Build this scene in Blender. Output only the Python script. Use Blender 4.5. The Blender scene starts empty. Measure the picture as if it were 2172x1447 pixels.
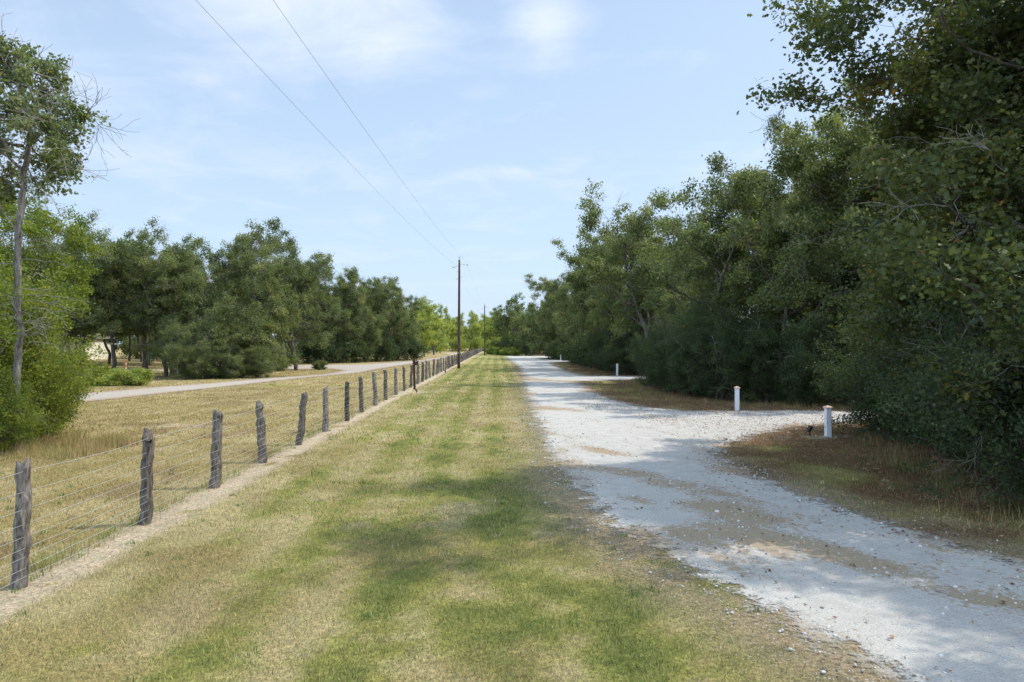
import bpy, math, random
import numpy as np
from mathutils import Vector, Matrix
R = math.radians
SC = bpy.context.scene

# ------------------------------------------------------------------ camera, light
F = 1448.0; CH = 2.45; HY = 731.0          # focal length in photo pixels, eye height, horizon row
cam_d = bpy.data.cameras.new('camera'); cam = bpy.data.objects.new('camera', cam_d)
SC.collection.objects.link(cam)
cam_d.sensor_width = 36; cam_d.lens = 36 * F / 2172; cam_d.clip_start = 0.1; cam_d.clip_end = 6000
cam.location = (0, 0, CH); cam.rotation_euler = (R(90) + math.atan((HY - 723.5) / F), 0, 0)
SC.camera = cam

SUN_EL = 53.0; SUN_AZ = 12.0               # azimuth measured from +X towards +Y
sd = Vector((math.cos(R(SUN_EL)) * math.cos(R(SUN_AZ)), math.cos(R(SUN_EL)) * math.sin(R(SUN_AZ)), math.sin(R(SUN_EL))))
sun_d = bpy.data.lights.new('sun', 'SUN'); sun = bpy.data.objects.new('sun', sun_d)
SC.collection.objects.link(sun)
sun_d.energy = 2.6; sun_d.angle = R(0.55); sun_d.color = (1.0, 0.93, 0.82)
sun.rotation_euler = sd.to_track_quat('Z', 'Y').to_euler(); sun.location = (30, 8, 40)

SC.view_settings.view_transform = 'Standard'; SC.view_settings.look = 'None'
SC.view_settings.exposure = 0.8; SC.view_settings.gamma = 1.0

W = bpy.data.worlds.new('World'); SC.world = W; W.use_nodes = True
nt = W.node_tree; nt.nodes.clear()
def N(t, typ, **kw):
    n = t.nodes.new(typ)
    for k, v in kw.items(): setattr(n, k, v)
    return n
def lk(t, a, b): t.links.new(a, b)
def ramp(t, fac, stops, interp='LINEAR'):
    n = N(t, 'ShaderNodeValToRGB'); cr = n.color_ramp; cr.interpolation = interp
    while len(cr.elements) < len(stops): cr.elements.new(0.5)
    for e, (p, c) in zip(cr.elements, stops):
        e.position = p; e.color = c if len(c) == 4 else (*c, 1)
    lk(t, fac, n.inputs[0]); return n.outputs[0]
def math_(t, op, a, b=None, clamp=False):
    n = N(t, 'ShaderNodeMath', operation=op); n.use_clamp = clamp
    for i, v in enumerate((a, b)):
        if v is None: continue
        if isinstance(v, (int, float)): n.inputs[i].default_value = v
        else: lk(t, v, n.inputs[i])
    return n.outputs[0]
def noise(t, vec, scale, detail=3, rough=0.5, dist=0.0):
    n = N(t, 'ShaderNodeTexNoise'); n.inputs['Scale'].default_value = scale
    n.inputs['Detail'].default_value = detail; n.inputs['Roughness'].default_value = rough
    n.inputs['Distortion'].default_value = dist
    if vec is not None: lk(t, vec, n.inputs['Vector'])
    return n.outputs['Fac']
def mapping(t, vec, scale=(1, 1, 1), rot=(0, 0, 0), loc=(0, 0, 0)):
    n = N(t, 'ShaderNodeMapping'); n.inputs['Scale'].default_value = scale
    n.inputs['Rotation'].default_value = rot; n.inputs['Location'].default_value = loc
    lk(t, vec, n.inputs['Vector']); return n.outputs[0]
def mix(t, fac, a, b, mode='MIX'):
    n = N(t, 'ShaderNodeMix', data_type='RGBA', blend_type=mode)
    for s, v in ((n.inputs['Factor'], fac), (n.inputs['A'], a), (n.inputs['B'], b)):
        if isinstance(v, (int, float)): s.default_value = v
        elif isinstance(v, tuple): s.default_value = v if len(v) == 4 else (*v, 1)
        else: lk(t, v, s)
    return n.outputs['Result']

sky = N(nt, 'ShaderNodeTexSky', sky_type='NISHITA'); sky.sun_disc = False
sky.sun_elevation = R(SUN_EL); sky.sun_rotation = R(90 - SUN_AZ)
sky.air_density = 1.0; sky.dust_density = 1.6; sky.ozone_density = 1.2
tc = N(nt, 'ShaderNodeTexCoord'); sep = N(nt, 'ShaderNodeSeparateXYZ'); lk(nt, tc.outputs['Generated'], sep.inputs[0])
ys = math_(nt, 'MAXIMUM', math_(nt, 'ABSOLUTE', sep.outputs[1]), 0.05)
zz = math_(nt, 'MAXIMUM', sep.outputs[2], 0.0)
# cloud deck: project the direction on a plane overhead
zd = math_(nt, 'ADD', zz, 0.12)
cx = math_(nt, 'DIVIDE', sep.outputs[0], zd); cy = math_(nt, 'DIVIDE', sep.outputs[1], zd)
cmb = N(nt, 'ShaderNodeCombineXYZ'); lk(nt, cx, cmb.inputs[0]); lk(nt, cy, cmb.inputs[1])
cl = noise(nt, mapping(nt, cmb.outputs[0], (1.0, 1.0, 1), loc=(3.1, 7.3, 0)), 2.6, 9, 0.60, 0.5)
cl2 = noise(nt, mapping(nt, cmb.outputs[0], (0.35, 1.6, 1), loc=(1.0, 2.0, 0)), 1.4, 6, 0.6, 0.6)
def blob(x0, z0, rx, rz, k=1.0):      # soft ellipse round a direction (x, z) ahead
    a = math_(nt, 'DIVIDE', math_(nt, 'SUBTRACT', sep.outputs[0], x0), rx)
    b = math_(nt, 'DIVIDE', math_(nt, 'SUBTRACT', sep.outputs[2], z0), rz)
    d = math_(nt, 'ADD', math_(nt, 'MULTIPLY', a, a), math_(nt, 'MULTIPLY', b, b))
    return math_(nt, 'MULTIPLY', math_(nt, 'POWER', 2.718, math_(nt, 'MULTIPLY', d, -1.0)), k)
bl = math_(nt, 'ADD', blob(-0.24, 0.44, 0.16, 0.085, 0.32), blob(0.045, 0.43, 0.05, 0.05, 0.26))
bl = math_(nt, 'ADD', bl, blob(-0.55, 0.30, 0.3, 0.05, 0.09))
bl = math_(nt, 'ADD', bl, blob(-0.45, 0.23, 0.22, 0.03, 0.09))
bl = math_(nt, 'ADD', bl, blob(-0.03, 0.345, 0.05, 0.015, 0.12))
bl = math_(nt, 'ADD', bl, blob(0.02, 0.245, 0.12, 0.012, 0.14))
cov = math_(nt, 'ADD', math_(nt, 'ADD', math_(nt, 'MULTIPLY', cl, 0.65), math_(nt, 'MULTIPLY', cl2, 0.35)), bl)
cfac = ramp(nt, cov, [(0.50, (0, 0, 0)), (0.62, (.30, .30, .30)), (0.85, (.95, .95, .95))])
veil = ramp(nt, zz, [(0.0, (.74, .74, .74)), (0.12, (.70, .70, .70)), (0.35, (.60, .60, .60)), (0.7, (.45, .45, .45))])
fac = math_(nt, 'ADD', veil, math_(nt, 'MULTIPLY', cfac, math_(nt, 'SUBTRACT', 1.0, veil)), True)
b1 = N(nt, 'ShaderNodeBackground'); lk(nt, sky.outputs[0], b1.inputs[0]); b1.inputs[1].default_value = 0.10
b2 = N(nt, 'ShaderNodeBackground')
lk(nt, mix(nt, cfac, (0.50, 0.64, 0.83), (0.66, 0.71, 0.84)), b2.inputs[0])
# unseen sky behind the viewer and overhead brightened, added to fill the shade
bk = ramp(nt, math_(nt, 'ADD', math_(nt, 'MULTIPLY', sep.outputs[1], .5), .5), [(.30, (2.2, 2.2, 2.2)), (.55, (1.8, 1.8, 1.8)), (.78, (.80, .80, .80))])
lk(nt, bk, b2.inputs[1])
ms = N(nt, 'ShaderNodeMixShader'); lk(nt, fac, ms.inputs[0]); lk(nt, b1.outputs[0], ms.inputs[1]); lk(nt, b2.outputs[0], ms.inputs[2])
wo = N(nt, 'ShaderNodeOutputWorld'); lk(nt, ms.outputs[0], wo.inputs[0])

# ------------------------------------------------------------------ helpers
def P(px, py):                       # photo pixel on the ground -> metres
    d = F * CH / (py - HY)
    return ((px - 1086) / F * d, d)
def at(px, d, py=None):              # pixel column (row) at distance d
    x = (px - 1086) / F * d
    return (x, d) if py is None else (x, d, CH + (HY - py) / F * d)

def mesh_np(name, verts, loops, starts, totals, mat=None, smooth=False, attrs=None, cols=None):
    me = bpy.data.meshes.new(name)
    verts = np.asarray(verts, dtype=np.float32)
    me.vertices.add(len(verts)); me.vertices.foreach_set('co', verts.ravel())
    me.loops.add(len(loops)); me.loops.foreach_set('vertex_index', np.asarray(loops, dtype=np.int32).ravel())
    me.polygons.add(len(starts)); me.polygons.foreach_set('loop_start', np.asarray(starts, dtype=np.int32))
    me.polygons.foreach_set('loop_total', np.asarray(totals, dtype=np.int32))
    if smooth: me.polygons.foreach_set('use_smooth', np.ones(len(starts), dtype=bool))
    for k, v in (attrs or {}).items():
        a = me.attributes.new(k, 'FLOAT', 'POINT'); a.data.foreach_set('value', np.asarray(v, dtype=np.float32))
    for k, v in (cols or {}).items():
        a = me.color_attributes.new(k, 'FLOAT_COLOR', 'POINT')
        c = np.ones((len(v), 4), dtype=np.float32); c[:, :3] = v
        a.data.foreach_set('color', c.ravel())
    me.update(calc_edges=True); me.validate()
    if mat: me.materials.append(mat)
    return me
def faces_np(name, verts, faces, mat=None, **kw):   # all faces with the same vertex count
    faces = np.asarray(faces, dtype=np.int32); n, k = faces.shape
    return mesh_np(name, verts, faces.ravel(), np.arange(n) * k, np.full(n, k), mat, **kw)
def link(name, me, parent=None, loc=None):
    o = bpy.data.objects.new(name, me); SC.collection.objects.link(o)
    if parent: o.parent = parent
    if loc is not None: o.location = loc
    return o
def tag(o, label=None, cat=None, group=None, kind=None):
    if label: o['label'] = label
    if cat: o['category'] = cat
    if group: o['group'] = group
    if kind: o['kind'] = kind
    return o
def empty(name, loc, label, cat, group=None):
    o = bpy.data.objects.new(name, None); SC.collection.objects.link(o); o.location = loc
    o.empty_display_size = 0.2
    return tag(o, label, cat, group)

def _h(ix, iy, s):
    n = (ix * 374761393 + iy * 668265263 + s * 974634777) & 0xffffffff
    n = ((n ^ (n >> 13)) * 1274126177) & 0xffffffff
    n = ((n ^ (n >> 16)) * 2246822519) & 0xffffffff
    return ((n ^ (n >> 15)) & 0xffffff) / float(0xffffff)
def vnoise(x, y, s=0):
    x = np.asarray(x, float); y = np.asarray(y, float)
    ix = np.floor(x).astype(np.int64); iy = np.floor(y).astype(np.int64)
    fx = x - ix; fy = y - iy; fx = fx * fx * (3 - 2 * fx); fy = fy * fy * (3 - 2 * fy)
    a = _h(ix, iy, s); b = _h(ix + 1, iy, s); c = _h(ix, iy + 1, s); d = _h(ix + 1, iy + 1, s)
    return (a * (1 - fx) + b * fx) * (1 - fy) + (c * (1 - fx) + d * fx) * fy
def fbm(x, y, sc=1.0, oct=4, s=0, g=0.5):
    t = 0; a = 1; n = 0
    for i in range(oct):
        t = t + a * vnoise(np.asarray(x) / sc * 2 ** i + 17.3 * i, np.asarray(y) / sc * 2 ** i - 9.1 * i, s + i); n += a; a *= g
    return t / n
def sstep(a, b, x):
    t = np.clip((x - a) / (b - a), 0, 1); return t * t * (3 - 2 * t)
def gz(x, y):                        # gentle lumps of the ground, fading out with distance
    f = 1 - sstep(25, 45, np.abs(y))
    return f * (0.05 * (fbm(x, y, 3.5, 2, 50) - 0.5))

def sdf(poly, x, y):                 # signed distance to a polygon, positive inside
    x = np.asarray(x, float); y = np.asarray(y, float)
    d = np.full(x.shape, 1e9); ins = np.zeros(x.shape, bool); n = len(poly)
    for i in range(n):
        x1, y1 = poly[i]; x2, y2 = poly[(i + 1) % n]
        ex, ey = x2 - x1, y2 - y1; wx, wy = x - x1, y - y1
        t = np.clip((wx * ex + wy * ey) / (ex * ex + ey * ey + 1e-12), 0, 1)
        d = np.minimum(d, (wx - t * ex) ** 2 + (wy - t * ey) ** 2)
        c = ((y1 > y) != (y2 > y))
        with np.errstate(divide='ignore', invalid='ignore'):
            xi = (x2 - x1) * (y - y1) / (y2 - y1 if y2 != y1 else 1e-9) + x1
        ins ^= c & (x < xi)
    return np.where(ins, 1, -1) * np.sqrt(d)

# ------------------------------------------------------------------ layout on the ground
ROAD = [P(*p) for p in [(1074, 755.5), (1078, 759), (1088, 765), (1100, 775), (1108, 786), (1114, 800), (1120, 830), (1134, 870), (1152, 910),
        (1172, 955), (1195, 990), (1240, 1030), (1285, 1070), (1320, 1110), (1390, 1150), (1450, 1190), (1550, 1235),
        (1640, 1290), (1760, 1350), (1880, 1410), (2000, 1480), (2250, 1640)]] + [(4.6, 0.5), (7.5, -6), (14, -7), (9.5, 0.5)] + \
       [P(*p) for p in [(2500, 1290), (2172, 1197), (2050, 1165), (1900, 1122), (1760, 1077), (1640, 1030), (1560, 995), (1505, 966), (1535, 938),
        (1600, 920), (1680, 906), (1760, 898), (1835, 893)]] + [(17, 21.5), (27, 20.5), (27, 24.6), (17, 25.1)] + \
       [P(*p) for p in [(1700, 873), (1450, 872.5), (1350, 862), (1290, 848), (1250, 828), (1216, 809)]] + [(9.5, 48.3), (20, 48.3), (20, 52.6)] + \
       [P(*p) for p in [(1240, 798), (1205, 790), (1172, 775), (1160, 769)]] + [(10, 99), (22, 98), (22, 104)] + \
       [P(*p) for p in [(1148, 763), (1135, 760)]] + [(22, 126), (22, 143)]
SIDE = [P(*p) for p in [(100, 862), (190, 851), (350, 834), (500, 818), (620, 804), (760, 791), (820, 780), (870, 772), (930, 762), (985, 752)]] + [(-12, 195), (-20, 195)] + \
       [P(*p) for p in [(960, 754), (880, 765), (780, 773), (640, 775), (560, 778), (560, 783), (630, 783), (700, 782), (730, 786), (690, 794), (560, 803), (450, 813), (330, 822), (190, 834), (100, 842)]]
BACKRD = [(-60, 66.5), (-34, 64), (-30, 62.8), (-30, 65), (-34, 67), (-60, 71)]
MEDIAN = [(P(1290, 960), .35), (P(1345, 1005), .42), (P(1440, 1030), .5), (P(1530, 1085), .42), (P(1640, 1150), .45), (P(1760, 1175), .42), (P(1880, 1200), .3), (P(2040, 1262), .22), (P(2110, 1275), .12),
          (P(1470, 1135), .22), (P(1350, 1060), .22), (P(1560, 950), .3), (P(1160, 785), 1.0), (P(1150, 806), 1.0), (P(1190, 868), .6)]
def fx(y): return -4.82 - 0.0242 * y         # fence line

DRY = np.array((0.38, 0.315, 0.135)); STRAW = np.array((0.49, 0.415, 0.225)); GREEN = np.array((0.175, 0.205, 0.055))
OLIVE = np.array((0.315, 0.315, 0.09)); BROWN = np.array((0.31, 0.235, 0.125)); SANDC = np.array((0.58, 0.48, 0.36)); LITTER = np.array((0.15, 0.09, 0.048))
GB = [(-1.2, 11.6, 1.7, .65, .7), (.35, 12.2, .9, .9, .7), (.7, 10.5, .6, .8, .75), (1.0, 5.2, .45, .35, .5), (-.3, 9.6, .7, .3, .25),
      (1.45, 6.6, .5, .35, .6), (-3.7, 12.6, .3, .8, .6), (0.1, 15.5, .35, 2, .4),
      (-13.5, 41, 6, 2, .8), (-10, 50, 4, 3, .6), (-14.5, 20, 2, .7, .45), (8.4, 16.2, 1.2, .7, .45), (5.2, 33, 1.4, 2.5, .55), (7, 14, 1, .7, .4)]
def fields(x, y):
    """colour of the ground cover, bare-earth amount, right-verge amount"""
    x = np.asarray(x, float); y = np.asarray(y, float)
    lawn = sstep(-.1, .4, x - fx(y)); right = sstep(-0.3, 0.8, x - np.interp(y, [0, 9, 13, 18, 26, 36, 50, 80, 130], [6.8, 4.2, 3.6, 4.6, 2.6, 3.4, 4.6, 4.8, 4.2]))
    fl = x - fx(y)
    g = 0.36 * fbm(x, y, 1.5, 5, 3, .68) + 0.28 * fbm(x, y, 6.5, 3, 9) + .48 * fbm(x, y, .42, 4, 14, .65) - .075
    stripe = np.sin((fl + 0.12 * fbm(x, y, 4, 2, 77)) * 2 * math.pi / 1.15)
    g = g + 0.075 * stripe * lawn * sstep(-.1, .3, fbm(x, y, 3, 2, 78) - .2)
    g = g - 0.10 * (1 - sstep(.3, 2.4, fl)) * lawn
    for bx, by, rx, ry, k in GB:
        g = g + k * 0.34 * np.exp(-((x - bx) / rx) ** 2 - ((y - by) / ry) ** 2)
    g = g + 0.10 * sstep(20, 70, y) * lawn
    g = g - 0.20 * (1 - lawn)
    g = sstep(.385, .73, g)
    s = sstep(.32, .68, fbm(x, y, .8, 4, 31) - .10 * stripe)
    base = DRY * (1 - s[..., None]) + STRAW * s[..., None]
    c = np.where(g[..., None] < .5, base + (OLIVE - base) * g[..., None] * 2, OLIVE + (GREEN - OLIVE) * (g[..., None] * 2 - 1))
    bsp = sstep(.56, .70, fbm(x, y, 1.3, 5, 41, .6)) * (.42 + .45 * (1 - lawn))
    c = c + (BROWN - c) * bsp[..., None]
    c = c * (1 - (1 - lawn)[..., None] * np.array((.02, .06, .07)))
    rd = sdf(ROAD, x, y)
    be = (1 - sstep(.35, 1.5, -rd)) * .95 * (.55 + .45 * (1 - sstep(12, 16, y))) * sstep(.26, .5, fbm(x, y, .9, 4, 61) + .12)
    c = c + (np.array((.35, .28, .185)) * (.75 + .5 * fbm(x, y, .35, 3, 66)[..., None]) - c) * be[..., None]
    lit = right * sstep(.25, .7, fbm(x, y, 1.6, 4, 71) + .38 * sstep(0, 5, x - 4.5) - .05)
    lit = np.clip(lit, 0, .93)
    c = c + ((LITTER * (.8 + .8 * fbm(x, y, .5, 3, 81)[..., None])) - c) * lit[..., None]
    strip = np.exp(-((fl - .17 - .10 * (fbm(x, y, 1.4, 3, 91) - .5) * 2) / .30) ** 4) * (fbm(x, y, .5, 4, 93) > .28)
    strip = strip + .7 * sstep(.66, .74, fbm(x, y, 1.7, 4, 95)) * (1 - lawn) * np.exp(-((y - 23) / 4) ** 2) * (x < -8)
    strip = np.clip(strip + .7 * np.exp(-((x + 5.0) / .9) ** 2 - ((y - 35.0) / 1.2) ** 2), 0, 1)
    strip = strip + .8 * np.exp(-((x - 8.2) / 1.0) ** 2 - ((y - 18.1) / .35) ** 2) * (fbm(x, y, .3, 3, 97) > .4)
    strip = np.clip(strip, 0, 1)
    c = c + (SANDC * (.86 + .28 * fbm(x, y, .6, 3, 99)[..., None]) - c) * strip[..., None]
    return c, strip, lit, be, rd

# ------------------------------------------------------------------ ground materials
def new_mat(name):
    m = bpy.data.materials.new(name); m.use_nodes = True; t = m.node_tree
    b = t.nodes['Principled BSDF']; b.inputs['Roughness'].default_value = .9
    b.inputs['Specular IOR Level'].default_value = .15
    return m, t, b
def bump(t, b, h, strength=.5, dist=.02):
    n = N(t, 'ShaderNodeBump'); n.inputs['Strength'].default_value = strength; n.inputs['Distance'].default_value = dist
    lk(t, h, n.inputs['Height']); lk(t, n.outputs[0], b.inputs['Normal'])
def pos(t): return N(t, 'ShaderNodeNewGeometry').outputs['Position']
def attr(t, name): return N(t, 'ShaderNodeAttribute', attribute_name=name)

def N_sep(t, col):
    s = N(t, 'ShaderNodeSeparateColor'); lk(t, col, s.inputs[0]); return s.outputs[0]
m_ground, t, b = new_mat('dry_turf')
p = pos(t); a = attr(t, 'Col').outputs['Color']
n1 = noise(t, p, 22, 5, .65); n2 = noise(t, p, 4.5, 5, .65); n3 = noise(t, mapping(t, p, (90, 45, 60)), 1.0, 3, .7)
c = mix(t, 1.0, a, ramp(t, n1, [(.3, (.40, .40, .38)), (.5, (.80, .80, .78)), (.72, (1.25, 1.22, 1.18))]), 'MULTIPLY')
c = mix(t, 1.0, c, ramp(t, n2, [(.3, (.74, .80, .72)), (.7, (1.2, 1.12, 1.12))]), 'MULTIPLY')
c = mix(t, 1.0, c, ramp(t, n3, [(.3, (.62, .62, .6)), (.7, (1.3, 1.3, 1.28))]), 'MULTIPLY')
be_ = attr(t, 'be').outputs['Fac']
v_ = N(t, 'ShaderNodeTexVoronoi'); v_.inputs['Scale'].default_value = 26; lk(t, p, v_.inputs['Vector'])
pb = math_(t, 'MULTIPLY', ramp(t, v_.outputs['Distance'], [(.20, (1, 1, 1)), (.34, (0, 0, 0))]), ramp(t, N_sep(t, v_.outputs['Color']), [(.50, (0, 0, 0)), (.54, (1, 1, 1))]))
c = mix(t, math_(t, 'MULTIPLY', pb, math_(t, 'MULTIPLY', be_, .8)), c, (.50, .48, .43))
lk(t, c, b.inputs['Base Color']); bump(t, b, math_(t, 'ADD', n1, n3), .9, .03)

def gravel(name, base, dark, white, dirtc):
    m, t, b = new_mat(name)
    p = pos(t); e = attr(t, 'edge').outputs['Fac']; dirt = attr(t, 'dirt').outputs['Fac']
    nA = noise(t, p, 60, 4, .7); nB = noise(t, p, 3.0, 6, .65); nC = noise(t, p, 14, 5, .7)
    v = N(t, 'ShaderNodeTexVoronoi'); v.inputs['Scale'].default_value = 38; lk(t, p, v.inputs['Vector'])
    v2 = N(t, 'ShaderNodeTexVoronoi'); v2.inputs['Scale'].default_value = 9; v2.inputs['Randomness'].default_value = 1; lk(t, p, v2.inputs['Vector'])
    c = mix(t, ramp(t, nB, [(.34, (0, 0, 0)), (.66, (1, 1, 1))]), base, white)
    c = mix(t, 1.0, c, ramp(t, nA, [(.30, (.50, .49, .48)), (.46, (.92, .92, .92)), (.70, (1.12, 1.12, 1.12))]), 'MULTIPLY')
    c = mix(t, ramp(t, nC, [(.60, (0, 0, 0)), (.72, (.55, .55, .55))]), c, dark)
    # separate dark pebbles
    pv = ramp(t, v2.outputs['Distance'], [(.05, (1, 1, 1)), (.13, (0, 0, 0))])
    sel = ramp(t, N_sep(t, v2.outputs['Color']), [(.80, (0, 0, 0)), (.82, (.7, .7, .7))])
    c = mix(t, math_(t, 'MULTIPLY', pv, sel), c, (.17, .15, .13))
    dm = math_(t, 'ADD', dirt, math_(t, 'MULTIPLY', math_(t, 'SUBTRACT', nC, .5), 1.5))
    dm = math_(t, 'ADD', dm, math_(t, 'MULTIPLY', math_(t, 'SUBTRACT', nA, .5), .7))
    dm = math_(t, 'ADD', dm, math_(t, 'MULTIPLY', math_(t, 'SUBTRACT', nB, .5), .9))
    dfac = ramp(t, dm, [(.35, (0, 0, 0)), (.43, (.5, .5, .5)), (.51, (.92, .92, .92))])
    c = mix(t, dfac, c, mix(t, nA, dirtc, (dirtc[0] * 1.5, dirtc[1] * 1.5, dirtc[2] * 1.55)))
    lk(t, c, b.inputs['Base Color'])
    hh = math_(t, 'ADD', math_(t, 'MULTIPLY', v.outputs['Distance'], .6), math_(t, 'ADD', nA, nC))
    bump(t, b, hh, .7, .02)
    # ragged edge: gravel thins out over the soil
    ee = math_(t, 'ADD', e, math_(t, 'ADD', math_(t, 'MULTIPLY', math_(t, 'SUBTRACT', nB, .5), 3.0), math_(t, 'MULTIPLY', math_(t, 'SUBTRACT', nC, .5), 2.4)))
    al = ramp(t, math_(t, 'MULTIPLY_ADD' if False else 'ADD', math_(t, 'MULTIPLY', ee, .5), .5), [(.36, (0, 0, 0)), (.60, (1, 1, 1))])
    al = math_(t, 'MULTIPLY', al, math_(t, 'GREATER_THAN', e, -1.6))
    lk(t, al, b.inputs['Alpha'])
    return m
m_road = gravel('white_gravel', (.41, .39, .355), (.25, .23, .205), (.50, .485, .445), (.25, .195, .125))
m_side = gravel('grey_gravel', (.36, .32, .265), (.24, .205, .165), (.44, .40, .34), (.27, .205, .14))

# ------------------------------------------------------------------ ground sheet
def axis(segs):
    out = []
    for a, b_, st in segs: out += list(np.arange(a, b_, st))
    return np.array(out)
ay = [-2500, -1200, -500, -200, -80, -40, -20, -10, -5, 0, 2, 3]; y = 3.6
while y < 340: ay.append(y); y += max(.11, .016 * y)
ay += [360, 420, 520, 700, 1100, 2000, 4000]; ay = np.array(ay)
ax = np.concatenate([[-3500, -1500, -600, -300, -180, -120, -90, -72], np.arange(-60, -30, 1.2), np.arange(-30, -12, .4), np.arange(-12, 10, .13), np.arange(10, 24, .5), [26, 30, 40, 60, 100, 200, 500, 1500, 3500]])
def grid(ax, ay, zoff=0.0, keep=None):
    X, Y = np.meshgrid(ax, ay); x = X.ravel(); y = Y.ravel(); nx = len(ax); ny = len(ay)
    i = np.arange(nx * ny).reshape(ny, nx)
    f = np.stack([i[:-1, :-1], i[:-1, 1:], i[1:, 1:], i[1:, :-1]], -1).reshape(-1, 4)
    v = np.stack([x, y, gz(x, y) + zoff], -1)
    return v, f
v, f = grid(ax, ay)
c, _s, _l, be, rd = fields(v[:, 0], v[:, 1])
o = link('ground', faces_np('ground', v, f, m_ground, smooth=True, cols={'Col': c}, attrs={'be': np.clip(be * (-rd < 1.2), 0, 1)})); tag(o, kind='structure')

def road_sheet(name, poly, mat, ax, ay, zoff, dirtf, pad=1.1):
    v, f = grid(ax, ay, zoff)
    e = sdf(poly, v[:, 0], v[:, 1])
    wd = np.clip(.50 + v[:, 1] * .010, .5, 1.4)
    en = e / wd
    ok = (e[f] > -pad).any(1) & (np.abs(v[f][:, :, 1]).max(1) < 230)
    f = f[ok]; used = np.unique(f); remap = np.zeros(len(v), int); remap[used] = np.arange(len(used))
    v2 = v[used]; d = dirtf(v2[:, 0], v2[:, 1], e[used])
    # keep the sheet's fade inside its own border
    ee = np.clip(en[used] + .12, -3, 3)
    ee = np.where(e[used] < -pad * .85, -3, ee)
    o = link(name, faces_np(name, v2, remap[f], mat, smooth=True, attrs={'edge': ee, 'dirt': d}))
    return tag(o, kind='structure')
def dirt_main(x, y, e):
    d = np.zeros_like(x)
    for (mx, my), r in MEDIAN:
        ry = r * (1 + my * .03)
        d = np.maximum(d, .60 * np.exp(-(((x - mx) + .55 * (y - my)) / (r * 1.25)) ** 2 - ((y - my) / (ry * 1.5)) ** 2))
    d += .34 * (1 - sstep(0, .9, e)) * sstep(.3, .55, fbm(x, y, 1.2, 3, 7))
    d *= .62 + .76 * fbm(x, y, .7, 4, 18, .6)
    d += .30 * sstep(.46, .70, fbm(x + y * .35, y * .45, .9, 5, 8, .6)) * (y < 60)
    return d + .02
ayr = [-8, -6, -4, -2, 0, 1.5, 2.5, 3.3]; y = 3.8
while y < 160: ayr.append(y); y += max(.08, .011 * y)
ayr = np.array(ayr)
road_sheet('gravel_road', ROAD, m_road, np.concatenate([np.arange(-2.5, 10, .1), np.arange(10, 28, .5)]), ayr, .010, dirt_main)
ays = []; y = 24
while y < 200: ays.append(y); y += max(.1, .010 * y)
road_sheet('side_road', SIDE, m_side, np.arange(-36, -6, .25), np.array(ays), .012, lambda x, y, e: .10 + .35 * (1 - sstep(0, .9, e)) + .28 * fbm(x, y, 1.5, 4, 5))
road_sheet('back_road', BACKRD, m_side, np.arange(-61, -28, .5), np.arange(61, 73, .3), .012, lambda x, y, e: .1 + 0 * x)

# ------------------------------------------------------------------ grass blades, litter, stones
m_blade, t, b = new_mat('grass_blade')
a = attr(t, 'Col').outputs['Color']; lk(t, a, b.inputs['Base Color']); b.inputs['Roughness'].default_value = .7
tr = N(t, 'ShaderNodeBsdfTranslucent'); lk(t, a, tr.inputs[0]); mx_ = N(t, 'ShaderNodeMixShader'); mx_.inputs[0].default_value = .3
lk(t, b.outputs[0], mx_.inputs[1]); lk(t, tr.outputs[0], mx_.inputs[2]); lk(t, mx_.outputs[0], t.nodes['Material Output'].inputs[0])

rg = np.random.default_rng(7)
def scatter(n, y0, y1, spread=.80, power=1.0):
    """positions spread over the wedge of ground ahead, with equal density"""
    u = rg.random(n); y = np.sqrt(y0 ** 2 + u * (y1 ** 2 - y0 ** 2)); x = (rg.random(n) * 2 - 1) * (spread * y + 1.0)
    return x, y
def blades(x, y, h0, w0, hvar=.5, lean=.8, far=False):
    c, strip, lit, be, rd = fields(x, y)
    sd_ = sdf(SIDE, x, y)
    r = rg.random(len(x))
    clump = fbm(x, y, .28, 2, 201)
    keep = (r > strip * 1.0) & (r > be * .88) & (rd < -0.02 + .25 * (clump > .72)) & (sd_ < -.1) & (r * .7 + clump * .6 > .18 + .45 * lit)
    x, y, c, clump, lit = x[keep], y[keep], c[keep], clump[keep], lit[keep]; n = len(x)
    g = (c[:, 1] / c[:, 0])
    h = h0 * (1 + hvar * rg.normal(size=n)).clip(.3, 2.4) * (.65 + .7 * clump) * (.8 + .35 * np.clip(g - .7, 0, 1)); h *= np.where(rg.random(n) < .012, 2.2, 1)
    w = w0 * (.7 + .6 * rg.random(n))
    a = rg.random(n) * 2 * np.pi; l = np.abs(rg.normal(size=n)) * lean
    dx = np.cos(a) * np.sin(np.clip(l, 0, 1.35)); dy = np.sin(a) * np.sin(np.clip(l, 0, 1.35)); dz = np.cos(np.clip(l, 0, 1.35))
    a2 = rg.random(n) * 2 * np.pi; wx = np.cos(a2) * w * .5; wy = np.sin(a2) * w * .5
    z = gz(x, y)
    v = np.zeros((n, 3, 3), np.float32)
    v[:, 0] = np.stack([x - wx, y - wy, z - .004], -1); v[:, 1] = np.stack([x + wx, y + wy, z - .004], -1)
    v[:, 2] = np.stack([x + dx * h, y + dy * h, z + dz * h], -1)
    k = .38 + 1.15 * rg.random(n)
    dead = rg.random(n) < .30
    c = c * .98
    c = np.where(dead[:, None], c * .45 + STRAW * np.array((1.0, .95, .88)) * .58, c)
    gr = (rg.random(n) < .26) & (lit < .5)
    c = np.where(gr[:, None], c * .55 + np.array((.20, .25, .06)) * .5, c)
    c = c * k[:, None]
    return v.reshape(-1, 3), np.repeat(c, 3, 0)
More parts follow.
